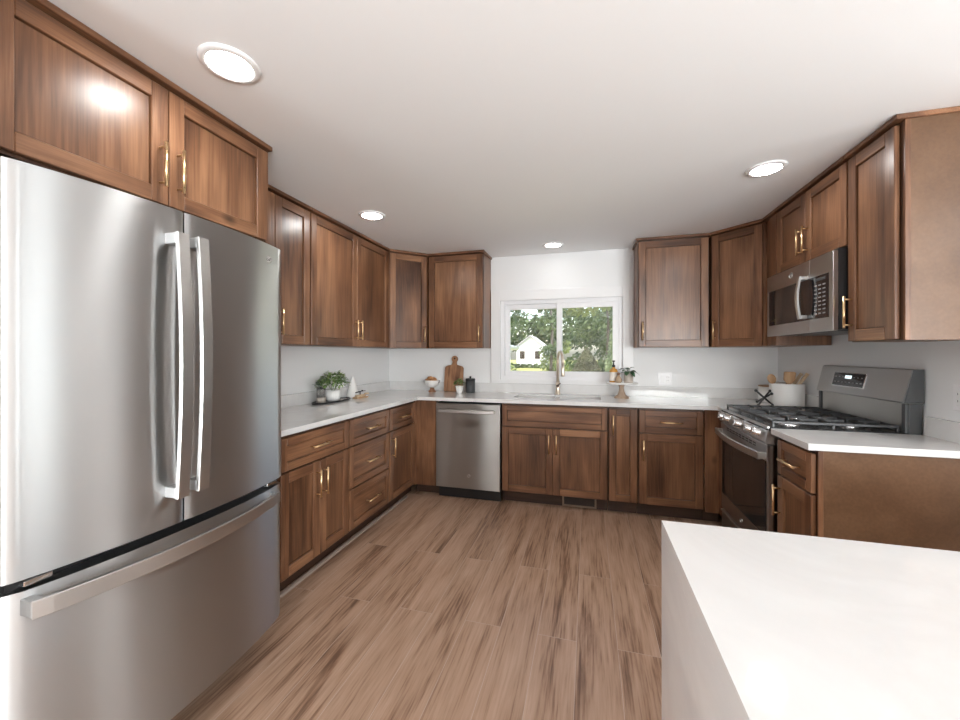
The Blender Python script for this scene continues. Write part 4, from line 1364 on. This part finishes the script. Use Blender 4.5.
# ------------------------------------------------------------------ the garden outside
M_LAWN = leafy('lawn', (0.14, 0.16, 0.035), (0.30, 0.29, 0.08), 0.8, 0.9, 0)
GZ = -0.35
g = MB().box(-60, 60, YN + T + 0.02, 110, GZ - 0.2, GZ)
g = struct('ground', g, M_LAWN)
g['kind'] = 'structure'
M_BARK = plain('bark', (0.06, 0.05, 0.04), 0.9, bump=0.5, bscale=20)
M_T1 = leafy('tree_leaves_dark', (0.03, 0.06, 0.022), (0.11, 0.16, 0.055), 0.9, 0.6, 0.35)
M_T2 = leafy('tree_leaves_bright', (0.06, 0.09, 0.025), (0.26, 0.32, 0.10), 0.7, 0.6, 0.4)
M_T3 = leafy('evergreen_foliage', (0.045, 0.050, 0.025), (0.13, 0.14, 0.07), 3.0, 0.7, 0.2)
M_T4 = leafy('pale_evergreen_foliage', (0.09, 0.13, 0.06), (0.24, 0.30, 0.15), 3.0, 0.7, 0.2)


def leaf_cloud(blobs, n, size, seed, cone=None):
    rd = random.Random(seed)
    m = MB()
    tot = sum(b[3] ** 2 for b in blobs) if blobs else 1
    pts = []
    if cone:
        R_, Hh, z0 = cone
        for i in range(n):
            u = rd.random() ** 0.75
            z = z0 + Hh * (1 - u) * 1.0
            r = R_ * (u ** 0.8) * math.sqrt(rd.uniform(0.55, 1.0))
            a = rd.uniform(0, 2 * PI)
            pts.append(Vector((r * math.cos(a), r * math.sin(a), z)))
    else:
        for (x, y, z, r) in blobs:
            for i in range(int(n * r * r / tot)):
                v = Vector((rd.gauss(0, 1), rd.gauss(0, 1), rd.gauss(0, 1))).normalized()
                q = r * rd.uniform(0.55, 1.0)
                pts.append(Vector((x + v.x * q, y + v.y * q, z + v.z * q * 0.8)))
    for p in pts:
        a = Vector((rd.uniform(-1, 1), rd.uniform(-1, 1), rd.uniform(-1, 1))).normalized()
        b = a.orthogonal().normalized()
        c = a.cross(b)
        s = size * rd.uniform(0.6, 1.3)
        q = [p + b * s, p + c * s * 0.55, p - b * s, p - c * s * 0.55]
        f = m.bm.faces.new([m.bm.verts.new(v) for v in q])
        f.material_index = 0
    return m


def tree(label, x, y, hgt, blobs, n, size, seed, mat, group=None, tr=0.16):
    t = thing('tree', label, 'tree', (x, y, GZ), 0, group)
    MB().tube([(0, 0, 0), (0.1, 0, hgt * 0.35), (-0.05, 0.1, hgt * 0.62)], tr, 10, rr=[tr, tr * 0.8, tr * 0.4]).build('trunk', M_BARK, t)
    leaf_cloud(blobs, n, size, seed).build('crown', mat, t)
    return t


tree('large dark tree behind the left window pane', -4.6, 17, 7, [(-0.6, 0, 4.6, 1.5), (0.7, 0.3, 5.2, 1.3), (1.1, -0.4, 3.3, 0.95), (-0.6, 0.5, 3.0, 1.2), (1.9, 0.3, 4.3, 0.7), (-0.3, 0.2, 6.4, 1.6)], 3400, 0.12, 11, M_T1)
tree('tall leafy tree behind the middle of the window', -1.32, 14, 7, [(-0.15, 0.2, 3.7, 0.75), (-0.1, 0, 2.75, 0.42), (0.3, 0.4, 4.6, 1.1), (-0.75, 0, 4.4, 0.5), (0.1, 0, 1.8, 0.35)], 1700, 0.09, 12, M_T1, None, 0.06)
tree('big tree with sunlit yellow-green leaves behind the right window pane', 0.62, 15, 8, [(-0.9, -0.3, 3.6, 0.8), (0.0, -0.4, 3.9, 0.9), (0.8, 0, 4.9, 1.2), (-1.1, -0.2, 4.6, 0.8)], 2400, 0.10, 13, M_T2, None, 0.05)
tree('dark dense tree deep behind the right window pane', 1.9, 21, 8, [(-0.9, 0, 3.2, 1.5), (-2.2, 0, 2.6, 0.9), (0.9, 0, 3.0, 1.8), (-1.0, 0, 5.6, 1.6), (-0.6, 0, 1.4, 1.1), (-2.4, 0, 1.2, 0.7), (0.8, 0, 1.2, 1.2)], 4200, 0.14, 14, M_T1, None, 0.1)
tree('wide far tree line behind the white shed', -13, 62, 11, [(-4, 0, 5.5, 4.2), (3, 0, 5.0, 4.0), (9, 0, 6.0, 4.6), (16, 0, 5.0, 4.5), (-11, 0, 5, 4.5)], 6000, 0.45, 15, M_T1)
t = thing('shrub', 'dark leafy shrub at lower left of the window view', 'shrub', (-1.62, 8.2, GZ), 0)
leaf_cloud([(-0.1, 0, 0.9, 0.52), (-0.25, 0, 1.25, 0.42), (0.12, 0, 0.55, 0.35)], 1000, 0.05, 16).build('foliage', M_T2, t)
MB().tube([(0, 0, 0), (-0.1, 0, 1.2)], 0.03, 8).build('stem', M_BARK, t)
t = thing('shrub', 'light green rounded shrub beside the white shed', 'shrub', (-1.72, 19, GZ), 0)
leaf_cloud([(0, 0, 1.15, 0.62), (0.4, 0, 0.8, 0.6), (-0.2, 0, 1.75, 0.45), (0.5, 0, 2.0, 0.5)], 1100, 0.08, 17).build('foliage', M_T2, t)
MB().tube([(0, 0, 0), (0, 0, 1.2)], 0.05, 8).build('stem', M_BARK, t)


def conifer(label, x, y, R_, Hh, seed, mat, mat2):
    t = thing('cone_evergreen', label, 'evergreen', (x, y, GZ), 0)
    MB().lathe([(0, 0.05), (R_ * 0.82, 0.05), (R_ * 0.55, Hh * 0.42), (R_ * 0.22, Hh * 0.75), (0, Hh * 0.93)], (0, 0, 0), 24).build('core', mat, t)
    leaf_cloud(None, 5200, 0.045, seed, (R_, Hh - 0.06, 0.05)).build('foliage', mat2, t)
    MB().tube([(0, 0, 0), (0, 0, 0.3)], 0.06, 8).build('trunk', M_BARK, t)
    return t


conifer('broad cone-shaped evergreen low in the right window pane', -0.04, 12.0, 0.92, 1.86, 21, M_T3, M_T3)
conifer('taller pale cone-shaped evergreen at the right edge of window', 0.92, 11.0, 0.70, 3.6, 22, M_T4, M_T4)

# small white outbuilding
hs = thing('shed', 'white gabled outbuilding seen through the left window pane', 'building', (-7.2, 50, GZ), 0)
hw_, ez, pk = 1.75, 2.6, 3.95
M_SID = plain('white_siding', (0.55, 0.57, 0.60), 0.7)
MB().prism([(-hw_, 0), (hw_, 0), (hw_, ez), (0, pk), (-hw_, ez)], 0, 6, 'y').build('wall', M_SID, hs)
m = MB()
for sg in (-1, 1):
    m.prism([(sg * (hw_ + 0.25), ez - 0.17), (0, pk + 0.02), (0, pk + 0.16), (sg * (hw_ + 0.25), ez - 0.03)], -0.3, 6.3, 'y')
m.build('roof', plain('grey_shingles', (0.30, 0.30, 0.31), 0.8), hs)
for wx in (-1.0, 0.95):
    wn = ring(MB(), wx - 0.42, wx + 0.42, 0.95, 2.15, -0.06, 0, 0.08).build('window', M_TRIM, hs)
    MB().box(wx - 0.34, wx + 0.34, -0.03, -0.01, 1.03, 2.07).build('pane', M_BLKGLASS, wn)
hd = thing('hedge', 'low dark hedge in front of the white outbuilding', 'hedge', (-7.0, 46, GZ), 0)
leaf_cloud([(-3.4 + i * 0.75, 0, 0.22, 0.42) for i in range(13)], 2600, 0.12, 23).build('foliage', M_T1, hd)
# porch corner of the neighbouring house
ph = thing('porch_roof', 'white porch corner of a neighbouring house at the left window edge', 'porch', (-3.12, 14, GZ), 0)
ph.scale = (0.8, 0.8, 0.86)
m = MB()
m.prism([(-2.2, 2.62), (0.30, 2.12), (0.37, 2.20), (0.37, 2.30), (-2.2, 2.80)], 0, 3, 'y')
m.build('roof', M_TRIM, ph)
m = MB()
m.box(-2.2, 0.22, 0.15, 0.30, 1.98, 2.10).box(-0.32, -0.20, 0.15, 0.30, 0, 1.98)
m.tube([(0.16, 0.22, 1.98), (0.10, 0.22, 1.82), (-0.04, 0.22, 1.68), (-0.22, 0.22, 1.58)], 0.04, 8)
m.build('post_and_beam', M_TRIM, ph)
